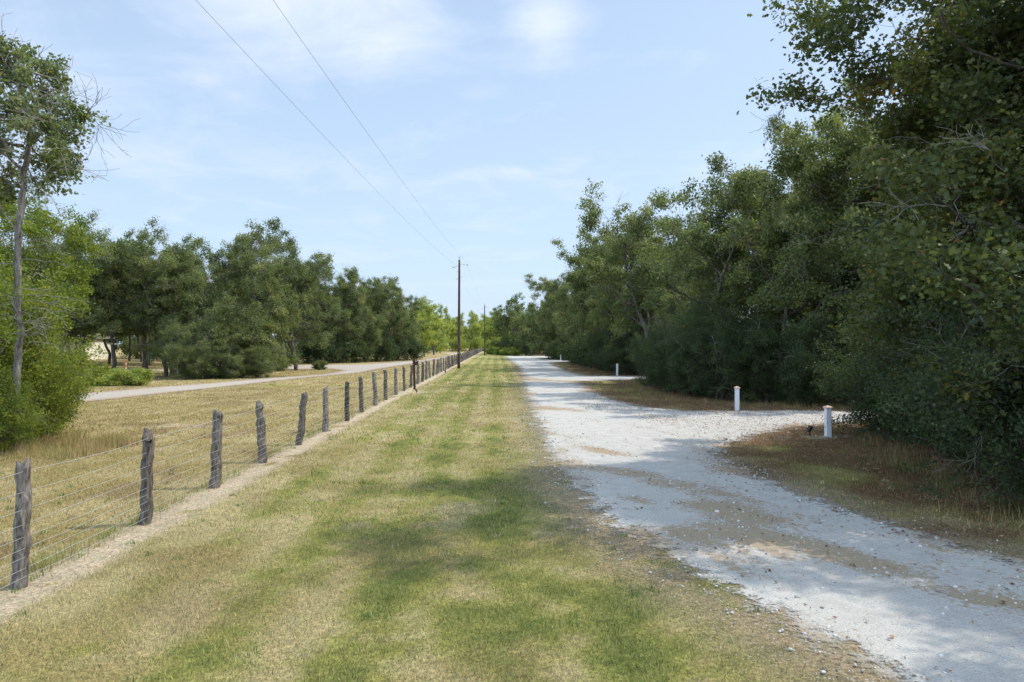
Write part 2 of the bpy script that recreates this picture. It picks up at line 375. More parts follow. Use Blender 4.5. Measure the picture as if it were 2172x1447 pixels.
parts = [blades(*scatter(330000, 4.2, 9.0), .031, .0066, lean=1.0), blades(*scatter(330000, 9.0, 17.0), .036, .0105, lean=.9), blades(*scatter(330000, 17, 40), .045, .020, lean=.7),
         blades(*scatter(150000, 40, 85), .06, .05, lean=.6)]
v = np.concatenate([q[0] for q in parts]); c = np.concatenate([q[1] for q in parts])
f = np.arange(len(v)).reshape(-1, 3)
tag(link('grass', faces_np('grass', v, f, m_blade, cols={'Col': c})), 'short mown grass, part green and part dried to straw', 'grass', kind='stuff')

# longer dry stems at the foot of the wood and round the fence posts
def stems(cx, cy, n, rad, h0, col, w=.008, lean=.35):
    x = cx + rg.normal(size=n) * rad; y = cy + rg.normal(size=n) * rad; h = h0 * (.4 + .8 * rg.random(n))
    a = rg.random(n) * 2 * np.pi; l = np.abs(rg.normal(size=n)) * lean; a2 = rg.random(n) * 2 * np.pi; z = gz(x, y)
    v = np.zeros((n, 3, 3)); ww = w * (.6 + .8 * rg.random(n))
    v[:, 0] = np.stack([x - np.cos(a2) * ww / 2, y - np.sin(a2) * ww / 2, z], -1); v[:, 1] = np.stack([x + np.cos(a2) * ww / 2, y + np.sin(a2) * ww / 2, z], -1)
    v[:, 2] = np.stack([x + np.cos(a) * np.sin(l) * h, y + np.sin(a) * np.sin(l) * h, z + np.cos(l) * h], -1)
    cc = np.array(col)[None] * (.5 + rg.random(n))[:, None]
    return v.reshape(-1, 3), np.repeat(cc, 3, 0)
SV = []; SCc = []
EDGE_R = [(7.2, 9), (7.0, 11), (7.7, 13.5), (9, 17), (10.5, 19.5), (14, 26.6), (11.5, 26.6), (9.4, 27), (7.9, 28), (6.8, 30.5), (6.3, 33.5), (6.5, 37), (7, 41), (8, 45)]
for i in range(len(EDGE_R) - 1):
    (x1, y1), (x2, y2) = EDGE_R[i], EDGE_R[i + 1]
    if i == 4: continue
    for k in range(int(math.hypot(x2 - x1, y2 - y1) * 9)):
        u = rg.random(); col = ((.30, .21, .11), (.38, .28, .14), (.14, .17, .05))[rg.integers(3)]
        q = stems(x1 + (x2 - x1) * u + rg.normal() * .35 + .25, y1 + (y2 - y1) * u + rg.normal() * .3, 26, .12, .20 + .16 * rg.random(), col); SV.append(q[0]); SCc.append(q[1])
for k in range(260):     # rough grass left of the near bush and field edge
    x = -9.2 - rg.random() * 3; y = 14.6 + rg.random() * 3.2
    q = stems(x, y, 26, .12, .26, ((.42, .31, .14), (.40, .27, .13), (.2, .22, .07))[rg.integers(3)]); SV.append(q[0]); SCc.append(q[1])
for k in range(200):     # weeds under the fence
    y = 7 + rg.random() ** 1.5 * 45; x = fx(y) - .12 + rg.normal() * .06
    q = stems(x, y, 14, .07, .13 + .1 * rg.random(), ((.20, .26, .06), (.36, .30, .13))[rg.integers(2)]); SV.append(q[0]); SCc.append(q[1])
for k in range(60):      # isolated seed stems in the lawn
    x, y = scatter(1, 5, 14); 
    if sdf(ROAD, x, y)[0] > -.3 or x[0] < fx(y[0]) + .4: continue
    q = stems(x[0], y[0], 4, .05, .17, (.42, .36, .2), .006); SV.append(q[0]); SCc.append(q[1])
for k in range(420):     # small broad-leaved weeds in the turf
    x, y = scatter(1, 4.6, 22)
    if sdf(ROAD, x, y)[0] > -.1: continue
    col = ((.12, .20, .05), (.16, .24, .06), (.45, .38, .22), (.10, .16, .04))[rg.integers(4)]
    q = stems(x[0], y[0], 16, .035, .07, col, .013, .9); SV.append(q[0]); SCc.append(q[1])
v = np.concatenate(SV); c = np.concatenate(SCc)
tag(link('dry_grass', faces_np('dry_grass', v, np.arange(len(v)).reshape(-1, 3), m_blade, cols={'Col': c})), 'taller dry brown grass stems along the foot of the bushes and fence', 'grass', kind='stuff')

# fallen leaves
x, y = scatter(150000, 4.4, 40); c, strip, lit, be, rd = fields(x, y)
ok = rg.random(len(x)) < np.clip(lit * 1.0 + .30 * np.exp(-(rd / .5) ** 2) * (x > 2.6) - .02, 0, 1) * .8
ok |= (rd > 0) & (rg.random(len(x)) < .02 + .12 * (dirt_main(x, y, rd) > .3))
ok &= (x > -4)
x, y, rd = x[ok], y[ok], rd[ok]; n = len(x); z = gz(x, y) + .016
a = rg.random(n) * 2 * np.pi; s = .012 + .020 * rg.random(n); tz = rg.normal(size=(n, 4)) * .010 + .008
v = np.zeros((n, 4, 3))
for k, (du, dv) in enumerate(((-1, 0), (0, -.5), (1, 0), (0, .5))):
    v[:, k] = np.stack([x + (np.cos(a) * du - np.sin(a) * dv) * s, y + (np.sin(a) * du + np.cos(a) * dv) * s, z + np.abs(tz[:, k])], -1)
cc = np.array(((.27, .15, .075), (.19, .10, .055), (.36, .24, .13), (.13, .075, .045)))[rg.integers(4, size=n)] * (.7 + .6 * rg.random(n))[:, None]
tag(link('leaf_litter', faces_np('leaf_litter', v.reshape(-1, 3), np.arange(n * 4).reshape(-1, 4), m_blade, cols={'Col': np.repeat(cc, 4, 0)})), 'small brown fallen leaves lying over the verge and gravel', 'fallen leaves', kind='stuff')

# loose stones
ico = [(0, 0, 1), (.89, 0, .45), (.28, .85, .45), (-.72, .53, .45), (-.72, -.53, .45), (.28, -.85, .45), (.72, .53, -.45), (-.28, .85, -.45), (-.89, 0, -.45), (-.28, -.85, -.45), (.72, -.53, -.45), (0, 0, -1)]
icf = np.array([(0, 1, 2), (0, 2, 3), (0, 3, 4), (0, 4, 5), (0, 5, 1), (1, 6, 2), (2, 7, 3), (3, 8, 4), (4, 9, 5), (5, 10, 1), (2, 6, 7), (3, 7, 8), (4, 8, 9), (5, 9, 10), (1, 10, 6), (6, 11, 7), (7, 11, 8), (8, 11, 9), (9, 11, 10), (10, 11, 6)])
ico = np.array(ico)
x, y = scatter(130000, 4.2, 24); rd = sdf(ROAD, x, y)
edge_w = np.exp(-((rd + .15) / .45) ** 2) * (fbm(x, y, .5, 3, 301) > .42)
pr = np.where(rd > 0, .07, 0) + .5 * edge_w * (x < 5) + .16 * edge_w
pr += .35 * ((dirt_main(x, y, rd) > .28) & (rd > .2))
ok = rg.random(len(x)) < pr * np.clip(1.3 - y / 20, .15, 1)
x, y, rd = x[ok], y[ok], rd[ok]; n = len(x)
s = .0045 + .013 * rg.random(n) ** 3.5; s = np.where(rg.random(n) < .02, s + .016 * rg.random(n), s); s *= (1 + y * .02)
M = ico[None] * (1 + .35 * (rg.random((n, 12, 1)) - .5)) * (.7 + .6 * rg.random((n, 1, 3))) * s[:, None, None]
an = rg.random(n) * 6.28; ca, sa = np.cos(an)[:, None], np.sin(an)[:, None]
vx = M[:, :, 0] * ca - M[:, :, 1] * sa + x[:, None]; vy = M[:, :, 0] * sa + M[:, :, 1] * ca + y[:, None]; vz = M[:, :, 2] * .75 + (gz(x, y) + .010 + s * .25)[:, None]
v = np.stack([vx, vy, vz], -1).reshape(-1, 3); f = (icf[None] + (np.arange(n) * 12)[:, None, None]).reshape(-1, 3)
cc = (np.array((.52, .50, .46))[None] * (.55 + .6 * rg.random(n))[:, None]); cc = np.where((rg.random(n) < .12)[:, None], np.array((.20, .18, .16)), cc)
m_stone, t, b = new_mat('pale_stone'); lk(t, attr(t, 'Col').outputs['Color'], b.inputs['Base Color'])
tag(link('loose_gravel', faces_np('loose_gravel', v, f, m_stone, cols={'Col': np.repeat(cc, 12, 0)})), 'loose pale stones scattered over the road and its edge', 'gravel', kind='stuff')

# ------------------------------------------------------------------ tubes
def tubes(lines, sides_f=lambda r: 6):
    """lines: list of (pts (n,3), radii (n,)) -> verts, faces, lengthwise attribute"""
    V = []; Fc = []; off = 0
    for pts, rad in lines:
        pts = np.asarray(pts, float); n = len(pts); k = sides_f(rad[0])
        T = np.gradient(pts, axis=0); T /= np.linalg.norm(T, axis=1)[:, None] + 1e-9
        ref = np.array((0, 0, 1.0)) if abs(T[0, 2]) < .8 else np.array((1.0, 0, 0))
        A = np.cross(T, ref); A /= np.linalg.norm(A, axis=1)[:, None] + 1e-9; B = np.cross(T, A)
        an = np.arange(k) * 2 * np.pi / k
        ring = A[:, None] * np.cos(an)[None, :, None] + B[:, None] * np.sin(an)[None, :, None]
        V.append((pts[:, None] + ring * np.asarray(rad)[:, None, None]).reshape(-1, 3))
        i = np.arange(n - 1)[:, None] * k; j = np.arange(k)[None]; j2 = (j + 1) % k
        Fc.append((np.stack([i + j, i + j2, i + k + j2, i + k + j], -1).reshape(-1, 4)) + off); off += n * k
    return np.concatenate(V), np.concatenate(Fc)

def bark_mat(name, c1, c2, sc=1.0):
    m, t, b = new_mat(name)
    tc = N(t, 'ShaderNodeTexCoord').outputs['Object']
    n1 = noise(t, mapping(t, tc, (14 * sc, 14 * sc, 3 * sc)), 1.0, 6, .7, .4); n2 = noise(t, tc, 2.2, 4, .6)
    c = mix(t, ramp(t, n1, [(.32, (0, 0, 0)), (.68, (1, 1, 1))]), c1, c2)
    c = mix(t, 1.0, c, ramp(t, n2, [(.3, (.7, .7, .68)), (.7, (1.2, 1.2, 1.2))]), 'MULTIPLY')
    lk(t, c, b.inputs['Base Color']); bump(t, b, n1, 1.0, .03); return m
m_bark = bark_mat('oak_bark', (.045, .037, .03), (.17, .15, .125))
m_bark_l = bark_mat('lichen_bark', (.055, .046, .038), (.25, .235, .215))
m_twig = bark_mat('dead_twig', (.17, .155, .13), (.34, .32, .28))

def leaf_mat(name, stops, trans=.38, tint=(1, 1, 1), rough=.55, spec=.28):
    m, t, b = new_mat(name)
    a = attr(t, 'lv').outputs['Fac']
    rnd = N(t, 'ShaderNodeObjectInfo').outputs['Random']
    n = noise(t, pos(t), .55, 3, .6)
    f = math_(t, 'ADD', a, math_(t, 'MULTIPLY', math_(t, 'SUBTRACT', n, .5), .34))
    f = math_(t, 'ADD', f, math_(t, 'MULTIPLY', math_(t, 'SUBTRACT', rnd, .5), .13), True)
    c = ramp(t, f, stops)
    lk(t, c, b.inputs['Base Color']); b.inputs['Roughness'].default_value = rough; b.inputs['Specular IOR Level'].default_value = spec
    tr = N(t, 'ShaderNodeBsdfTranslucent'); lk(t, mix(t, 1.0, c, (1.5, 1.6, .8), 'MULTIPLY'), tr.inputs[0])
    x = N(t, 'ShaderNodeMixShader'); x.inputs[0].default_value = trans
    lk(t, b.outputs[0], x.inputs[1]); lk(t, tr.outputs[0], x.inputs[2]); lk(t, x.outputs[0], t.nodes['Material Output'].inputs[0])
    return m
m_oak = leaf_mat('oak_leaf', [(.0, (.068, .090, .040)), (.4, (.125, .155, .060)), (.72, (.19, .215, .082)), (.93, (.26, .27, .105)), (1.0, (.28, .235, .10))])
m_oakb = leaf_mat('oak_leaf_turning', [(.0, (.042, .062, .026)), (.42, (.078, .098, .034)), (.66, (.125, .135, .042)), (.86, (.155, .15, .042)), (.93, (.21, .15, .042)), (1.0, (.29, .14, .045))])
m_dark = leaf_mat('evergreen_leaf', [(.0, (.034, .052, .025)), (.5, (.058, .085, .035)), (1.0, (.105, .14, .045))])
m_yel = leaf_mat('yellow_green_leaf', [(.0, (.075, .11, .024)), (.45, (.15, .19, .034)), (.8, (.25, .275, .042)), (1.0, (.40, .34, .05))], trans=.48)
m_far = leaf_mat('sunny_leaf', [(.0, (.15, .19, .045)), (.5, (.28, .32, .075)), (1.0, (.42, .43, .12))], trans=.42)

# ------------------------------------------------------------------ trees
def leaf_mesh(name, centres, lv0, rng, per, sigma, size, mat, shape=4, upb=.55, flat=1.0):
    n = len(centres) * per
    C = np.repeat(centres, per, 0); L = np.repeat(lv0, per)
    off = rng.normal(size=(n, 3)) * sigma; off[:, 2] *= flat
    pos_ = C + off
    nr = rng.normal(size=(n, 3)); nr[:, 2] = nr[:, 2] * .8 + upb; nr /= np.linalg.norm(nr, axis=1)[:, None]
    tg = rng.normal(size=(n, 3)); tg -= nr * (tg * nr).sum(1)[:, None]; tg /= np.linalg.norm(tg, axis=1)[:, None]
    bt = np.cross(nr, tg); s = size * (.6 + .8 * rng.random(n))
    if shape == 4: prof = [(0, 0, 0), (.45, .30, .10), (1.0, 0, 0), (.45, -.30, .10)]
    else: prof = [(0, 0, 0), (.22, .12, .02), (.42, .36, .07), (.56, .14, .03), (.80, .30, .02), (1.0, .0, -.08), (.80, -.30, .02), (.56, -.14, .03), (.42, -.36, .07), (.22, -.12, .02)]
    k = len(prof); V = np.zeros((n, k, 3))
    for i, (u, w, z) in enumerate(prof): V[:, i] = pos_ + (tg * u + bt * w + nr * z) * s[:, None]
    lv = np.clip(L + rng.normal(size=n) * .16, 0, 1)
    return faces_np(name, V.reshape(-1, 3), np.arange(n * k).reshape(-1, k), mat, attrs={'lv': np.repeat(lv, k)})

class Tree:
    def __init__(s, seed): s.r = np.random.default_rng(seed); s.lines = []; s.dead = []; s.tw = []; s.lv = []
    def path(s, p, d, L, wig, up, step=.3):
        n = max(3, int(L / step) + 1); st = L / (n - 1); pts = [np.array(p, float)]; d = np.array(d, float); d /= np.linalg.norm(d)
        for i in range(n - 1):
            d = d + s.r.normal(size=3) * wig; d[2] += up; d /= np.linalg.norm(d); pts.append(pts[-1] + d * st)
        return np.array(pts)
    def grow(s, pts, r0, lvl, cfg, t0=.25, clump=None, rtip=None):
        n = len(pts); rt = r0 * .35 if rtip is None else rtip
        rad = np.linspace(r0, max(rt, cfg.get('rmin', .008) * .5), n)
        (s.lines).append((pts, rad))
        nl = cfg['n'][lvl] if lvl < len(cfg['n']) else 0
        seg = np.cumsum(np.r_[0, np.linalg.norm(np.diff(pts, axis=0), axis=1)])
        L = seg[-1]
        if lvl >= len(cfg['n']):
            cv = clump if clump is not None else .4
            m = cfg.get('tw', 4)
            tt = (.35 + .65 * s.r.random(m)) * L
            for q in tt: s.tw.append([np.interp(q, seg, pts[:, k]) for k in range(3)]); s.lv.append(cv)
            return
        nl = max(1, int(round(nl * (.75 + .5 * s.r.random()))))
        ts = np.r_[t0 + (1 - t0) * (np.arange(nl) + s.r.random(nl)) / nl, 1.0]
        for q in ts:
            p = np.array([np.interp(q * L, seg, pts[:, k]) for k in range(3)])
            i = min(n - 2, int(q * (n - 1))); T = pts[i + 1] - pts[i]; T /= np.linalg.norm(T)
            rr = np.interp(q, [0, 1], [r0, rt])
            ang = cfg['ang'][lvl] * (.7 + .6 * s.r.random()); ax_ = s.r.normal(size=3); ax_ -= T * (ax_ @ T); ax_ /= np.linalg.norm(ax_)
            d = T * math.cos(ang) + ax_ * math.sin(ang)
            if q == 1.0: d = T + s.r.normal(size=3) * .3
            ln = cfg['len'][lvl] * (.6 + .7 * s.r.random()) * (1.1 - .45 * abs(q - .45) if lvl == 0 else 1.1 - .35 * q)
            pr = cfg.get('prof')
            if lvl == 0 and pr: ln = pr(p[2]) * (.75 + .5 * s.r.random()); d[2] = abs(d[2]) * .6 + cfg.get('lift', .1) * (.7 + .9 * q ** 3)
            if lvl == 0 and 'bias' in cfg: d = d + np.array(cfg['bias'])
            if 'zmin' in cfg and p[2] < cfg['zmin'] + .6: d[2] = abs(d[2]) * .6
            c2 = clump
            if lvl == 1: c2 = float(np.clip(.42 + s.r.normal() * .17, 0, .95))
            pp = s.path(p, d, ln, cfg['wig'][lvl], cfg['up'][lvl], .3 if lvl < 2 else .22)
            if 'zmin' in cfg: pp[:, 2] = np.maximum(pp[:, 2], cfg['zmin'])
            if s.r.random() < cfg.get('pdead', .04) and lvl >= 1:
                s.dead_branch(pp, max(.012, rr * .35)); continue
            s.grow(pp, max(cfg.get('rmin', .008), min(rr * .62, .11 if lvl == 0 else .045)), lvl + 1, cfg, (.22, .42, .4)[min(lvl, 2)], c2)
    def dead_branch(s, pp, r0, lvl=0):
        s.dead.append((pp, np.linspace(r0, .004, len(pp))))
        if lvl < 2:
            for k in range(4):
                i = s.r.integers(1, len(pp)); T = pp[i] - pp[i - 1]; T = T / np.linalg.norm(T)
                s.dead_branch(s.path(pp[i], T + s.r.normal(size=3) * .6, (.7, .35)[lvl] * (.5 + s.r.random()), .28, 0, .15), r0 * .55, lvl + 1)
    def build(s, name, cfg, bark, leafmat):
        V, Fq = tubes(s.lines, lambda r: 8 if r > .1 else (5 if r > .025 else 3))
        dm = None; n0 = len(Fq)
        if s.dead:
            V2, F2 = tubes(s.dead, lambda r: 4 if r > .02 else 3); Fq = np.concatenate([Fq, F2 + len(V)]); V = np.concatenate([V, V2])
        tm = faces_np(name + '_trunk', V, Fq, bark, smooth=True); tm.materials.append(m_twig)
        tm.polygons.foreach_set('material_index', (np.arange(len(Fq)) >= n0).astype(np.int32))
        cm = leaf_mesh(name + '_crown', np.array(s.tw), np.array(s.lv), s.r, cfg['per'], cfg['sig'], cfg['leaf'], leafmat, cfg.get('shape', 4), flat=.8)
        return tm, cm, dm

def oak(seed, H=12, Rc=4.2, bole=.28, per=8, leaf=.135, n=(16, 7, 7), tw=5, sig=.16, leafmat=None, bark=None, shape=4, lean=(0, 0), pdead=.04, bias=None, low=.55, r0=.2, zmin=.25):
    T = Tree(seed)
    def prof(z):
        u = np.clip((z / H - bole * .8) / (1 - bole * .8), 0, 1)
        return Rc * (low + (1 - low) * math.sin(min(1, u * 1.5 + .15) * math.pi * .5)) * (1 - .50 * u ** 3)
    cfg = dict(n=n, ang=(1.15, .95, .9), len=(Rc, Rc * .38, Rc * .15), wig=(.22, .27, .30), up=(.03, .02, .01), per=per, sig=sig, leaf=leaf, tw=tw, prof=prof, lift=.22, pdead=pdead, shape=shape, zmin=zmin)
    if bias: cfg['bias'] = bias
    pts = T.path((0, 0, -.1), (lean[0], lean[1], 1), H * .80, .10, .06, .45)
    T.grow(pts, r0, 0, cfg, bole, rtip=.035)
    return T.build('oak%d' % seed, cfg, bark or m_bark, leafmat or m_oak)

def shrub(seed, H=2.6, Rc=1.6, ns=13, per=14, leaf=.062, leafmat=None, n=(8, 6), tw=5, sig=.11, zmin=.06, pdead=.012, shape=4, ):
    T = Tree(seed)
    cfg = dict(n=n, ang=(.75, .8), len=(H * .36, H * .2), wig=(.15, .2), up=(.02, 0), per=per, sig=sig, leaf=leaf, tw=tw, pdead=pdead, zmin=zmin, shape=shape, rmin=.0035)
    for k in range(ns):
        a = k * 2.4 + T.r.random(); sp = T.r.random() ** .7; d = (math.cos(a) * sp * Rc / H * 1.1, math.sin(a) * sp * Rc / H * 1.1, 1)
        p = (math.cos(a) * .25 * Rc * T.r.random(), math.sin(a) * .25 * Rc * T.r.random(), -.05)
        T.grow(T.path(p, d, H * (1.0 - .25 * sp) * (.75 + .3 * T.r.random()), .14, .02, .3), .03, 0, cfg, .05, T.r.random() * .5 + .15)
    return T.build('shrub%d' % seed, cfg, m_bark, leafmat or m_dark)

def place(kind, proto, x, y, s, rot, label, group=None, mat=None, cat='tree', sz=None, tname='trunk', cname='crown'):
    e = empty(kind, (x, y, float(gz(x, y))), label, cat, group)
    e.rotation_euler = (0, 0, rot); e.scale = (s, s, s if sz is None else sz)
    tm, cm, dm = proto
    link(tname, tm, e); c = link(cname, cm, e)
    if mat: c.material_slots[0].link = 'OBJECT'; c.material_slots[0].material = mat
    return e

rp = random.Random(5)
OAKS = [oak(11, 12, 4.2), oak(12, 12.5, 4.0, bole=.33), oak(13, 11.5, 4.6, bole=.3), oak(14, 12, 3.8, bole=.36, lean=(.06, .03)), oak(15, 12, 4.4, bole=.22, low=.7)]
BARE = [oak(17, 12, 4.4, bole=.42, zmin=4.0, lean=(.10, 0)), oak(18, 12, 4.2, bole=.44, zmin=4.2)]
LOWOAK = [oak(21, 11, 4.2, bole=.08, low=.8, n=(21, 7, 7)), oak(22, 12, 4.4, bole=.1, low=.8, n=(21, 7, 7))]   # leafy down to the ground
FAROAK = [oak(31, 12, 4.2, bole=.12, per=5, leaf=.24, n=(16, 6, 5), low=.75, sig=.22), oak(32, 12, 4.4, bole=.2, per=5, leaf=.24, n=(15, 6, 5), sig=.22)]
HERO = [oak(41, 13.5, 5.0, bole=.18, per=14, leaf=.105, n=(25, 8, 8), tw=5, shape=10, leafmat=m_oakb, low=.8, pdead=.015, r0=.24, bias=(-.30, -.05, .06)),
        oak(42, 13, 4.6, bole=.16, per=14, leaf=.105, n=(25, 8, 8), tw=5, shape=10, leafmat=m_oakb, low=.75, pdead=.015, r0=.22)]
SHR = [shrub(51), shrub(52, 3.2, 1.8, 12), shrub(53, 2.0, 1.8, 12)]
SHRBIG = [shrub(61, 4.4, 2.2, 16, per=11, leaf=.075, n=(11, 8)), shrub(62, 5.0, 2.1, 16, per=11, leaf=.075, n=(11, 8))]
SHRFAR = [shrub(71, 3.0, 2.0, 9, per=5, leaf=.16, n=(5, 4), sig=.2)]
LOWPLANT = [shrub(81, .75, .9, 16, per=8, leaf=.07, n=(3, 3), leafmat=m_far, sig=.07, zmin=.03, pdead=0)]

# --- right side, front row: (photo column, distance, height factor, prototype, label)
def R1(px, d, s, proto, label, mat=None, rot=None, kind='oak_tree', sz=None):
    x, y = at(px, d); return place(kind, proto, x, y, s, rp.random() * 6.28 if rot is None else rot, label, 'oaks along the right side of the gravel road', mat, sz=sz)
H1 = place('oak_tree', HERO[0], 10.3, 12.3, 1.0, 0.0, 'tall oak with turning leaves behind the dark bush beside the first driveway', 'oaks along the right side of the gravel road', sz=.88)
TR3 = place('oak_tree', HERO[1], 12.9, 14.8, .98, 5.2, 'tall oak behind the large dark bushes, second from the right edge', 'oaks along the right side of the gravel road')
H2 = place('oak_tree', OAKS[1], 13.9, 7.4, .92, 2.2, 'nearest tall oak at the right edge, some leaves turned orange', 'oaks along the right side of the gravel road')
GR = 'oaks along the right side of the gravel road'
def TR(kind, proto, x, y, s, label, group, mat=None, rot=None, sz=None, cat='tree'):
    return place(kind, proto, x, y, s, rp.random() * 6.28 if rot is None else rot, label, group, mat, cat, sz)
right_front = [
 (14.6, 28.6, .98, OAKS[4], 'oak behind the driveway and the nearest white post, rising over the dark bush'),
 (11.8, 31.0, .90, OAKS[1], 'oak standing right behind the second white post, with dark forked trunk'),
 (9.6, 35.5, .93, OAKS[2], 'broad oak left of the second white post, its crown against open sky'),
 (8.2, 41.0, .98, OAKS[0], 'tall wide oak with ragged top, first in line past the dark evergreen bushes'),
 (12.4, 45.2, .96, LOWOAK[0], 'leafy oak on the near side of the second driveway'),
 (11.2, 57.0, 1.0, LOWOAK[1], 'leafy oak just past the third white post by the second driveway'),
 (9.4, 63.5, 1.04, OAKS[3], 'oak in line right of the gravel road, two trees beyond the second driveway'),
 (9.8, 70.5, 1.10, LOWOAK[0], 'tall oak stepping up the right treeline, three trees beyond the second driveway'),
 (10.0, 79.0, 1.0, LOWOAK[1], 'oak midway between the second and third driveways'),
 (8.8, 87.5, 1.0, OAKS[0], 'oak two trees before the third driveway'),
 (10.8, 95.5, 1.0, LOWOAK[0], 'oak standing on the near corner of the third driveway'),
 (9.8, 108.0, 1.08, LOWOAK[1], 'oak on the far corner of the third driveway'),
 (8.0, 114.5, 1.15, OAKS[4], 'airy oak rising above its neighbours just past the third driveway'),
 (8.2, 122.0, 1.0, LOWOAK[0], 'oak before the far bend of the gravel road'),
 (3.0, 150.0, 1.08, FAROAK[0], 'oak behind the far bend of the gravel road'),
 (2.4, 160.0, 1.05, FAROAK[1], 'far oak left of the bend, second from the end of the right treeline'),
 (1.4, 172.0, 1.05, FAROAK[0], 'last oak of the right treeline, its crown edge nearest the far utility poles'),
]
for x, y, s, pr, lab in right_front: TR('oak_tree', pr, x, y, s, lab, GR)

ORD = ['first', 'second', 'third', 'fourth', 'fifth', 'sixth', 'seventh', 'eighth', 'ninth', 'tenth', 'eleventh', 'twelfth', 'thirteenth', 'fourteenth']
GB_ = 'dark evergreen bushes at the foot of the right-hand wood'
# bushes nearest the camera, at the right edge
for x, y, s, pr, lab in [
 (9.75, 17.3, .80, SHR[1], 'airy dark bush beside the nearest white post, hanging over the driveway'),
 (11.6, 18.4, .80, SHRBIG[0], 'tall dark bush behind the airy bush by the nearest white post'),
 (10.0, 14.0, .82, SHRBIG[1], 'large dark bush right of the airy bush at the road verge'),
 (8.9, 11.9, .74, SHRBIG[0], 'large dark bush reaching lowest over the brown verge'),
 (8.25, 9.7, .66, SHRBIG[1], 'dark bush cut by the right edge of the picture'),
 (12.2, 11.5, .95, SHRBIG[0], 'tall dark bush behind the bushes at the right edge')]:
    TR('evergreen_bush', pr, x, y, s, lab, GB_, cat='bush')
seg_r = [(12.9, 27.4), (11.1, 27.8), (9.8, 28.6), (8.6, 30.2), (7.9, 32.4), (7.5, 35.2), (7.9, 38.6), (8.4, 42.0), (10.2, 45.3)]
for i, (x, y) in enumerate(seg_r):
    TR('evergreen_bush', (SHRBIG if i % 3 == 0 else SHR)[i % 2], x + .9, y + .5, .95 if i % 3 else .72, '%s dark bush counted leftwards along the wood edge from the first driveway' % ORD[i], GB_, cat='bush')
for i, y in enumerate(np.arange(55.5, 98, 4.1)):
    TR('evergreen_bush', SHRFAR[0] if y > 62 else SHRBIG[i % 2], 9.0 + rp.random() * .6, float(y), .8 if y < 62 else 1.05, '%s dark bush past the second driveway under the right treeline' % ORD[i], GB_, cat='bush')
for i, (x, y) in enumerate([(9.6, 107), (8.6, 113), (8.2, 119), (8, 125), (4, 147), (1, 153), (-1.2, 160), (-2.5, 169), (9, 147), (14, 146)]):
    TR('evergreen_bush', SHRFAR[0], x, y, 1.2, '%s dark bush past the third driveway round the far road bend' % ORD[i], GB_, cat='bush')
for i, (x, y) in enumerate([(.4, 151), (-3.0, 162), (-5, 172), (-1, 156)]):
    TR('low_brush', LOWPLANT[0], x, y, 2.2, '%s pale green brush clump at the far end of the mown grass strip' % ORD[i], 'pale brush at the far end of the lawn', cat='bush')

# the wood behind the front row
def ordinal(n):
    u = ['', 'first', 'second', 'third', 'fourth', 'fifth', 'sixth', 'seventh', 'eighth', 'ninth', 'tenth', 'eleventh', 'twelfth', 'thirteenth', 'fourteenth', 'fifteenth', 'sixteenth', 'seventeenth', 'eighteenth', 'nineteenth']
    if n < 20: return u[n]
    t_ = {2: 'twent', 3: 'thirt', 4: 'fort', 5: 'fift', 6: 'sixt'}[n // 10]
    return t_ + 'ieth' if n % 10 == 0 else t_ + 'y-' + u[n % 10]
def fill(x0, x1, y0, y1, st, ok, protos, label, group, s0=.9, s1=1.08, mat=None, kind='oak_tree'):
    k = 0; y = y0; made = []
    while y < y1:
        x = x0 + rp.random() * st
        while x < x1:
            px, py = x + (rp.random() - .5) * st * .6, y + (rp.random() - .5) * st * .6
            if ok(px, py):
                made.append((px / max(py, 1), TR(kind, protos[k % len(protos)], px, py, s0 + (s1 - s0) * rp.random(), label, group, mat, cat='bush' if 'bush' in kind else 'tree'))); k += 1
            x += st
        y += st
    for i, (_, e) in enumerate(sorted(made, key=lambda q: q[0])): e['label'] = '%s from the left of the %s' % (ordinal(i + 1), label)
def okr(x, y):
    for a, b_ in ((14.0, 29.5), (46.6, 54.6), (96.5, 106)):
        if a < y < b_ and x < 30: return False
    e = np.interp(y, [-12, 8, 16, 28, 34, 60, 130, 145, 175, 260], [14.0, 14.5, 15.5, 17, 13, 11.5, 11, 24, 4, 4])
    if y > 125 and y < 146 and x < 24: return False
    return x > e
fill(10, 27, -2, 19, 4.6, okr, OAKS, 'oaks deep in the wood at the right edge', 'oaks deep in the near right wood', .9, 1.02)
fill(10, 32, 27, 60, 4.8, okr, OAKS, 'oaks deep in the wood between the first two driveways', 'oaks deep in the right wood')
fill(9, 24, 60, 130, 6.5, okr, [LOWOAK[0], OAKS[0], FAROAK[0]], 'oaks deep behind the distant right treeline', 'oaks deep in the distant right wood')
fill(4, 20, 146, 200, 8, okr, FAROAK, 'oaks behind the far road bend', 'oaks beyond the far bend', 1.0, 1.15)
def oku(x, y): return okr(x, y) and not (18 < y < 27)
fill(12, 26, 4, 62, 6.0, oku, [SHRBIG[0], SHRBIG[1]], 'dark bushes deep in the right wood', 'understorey bushes in the right wood', .8, 1.0, kind='understorey_bush')

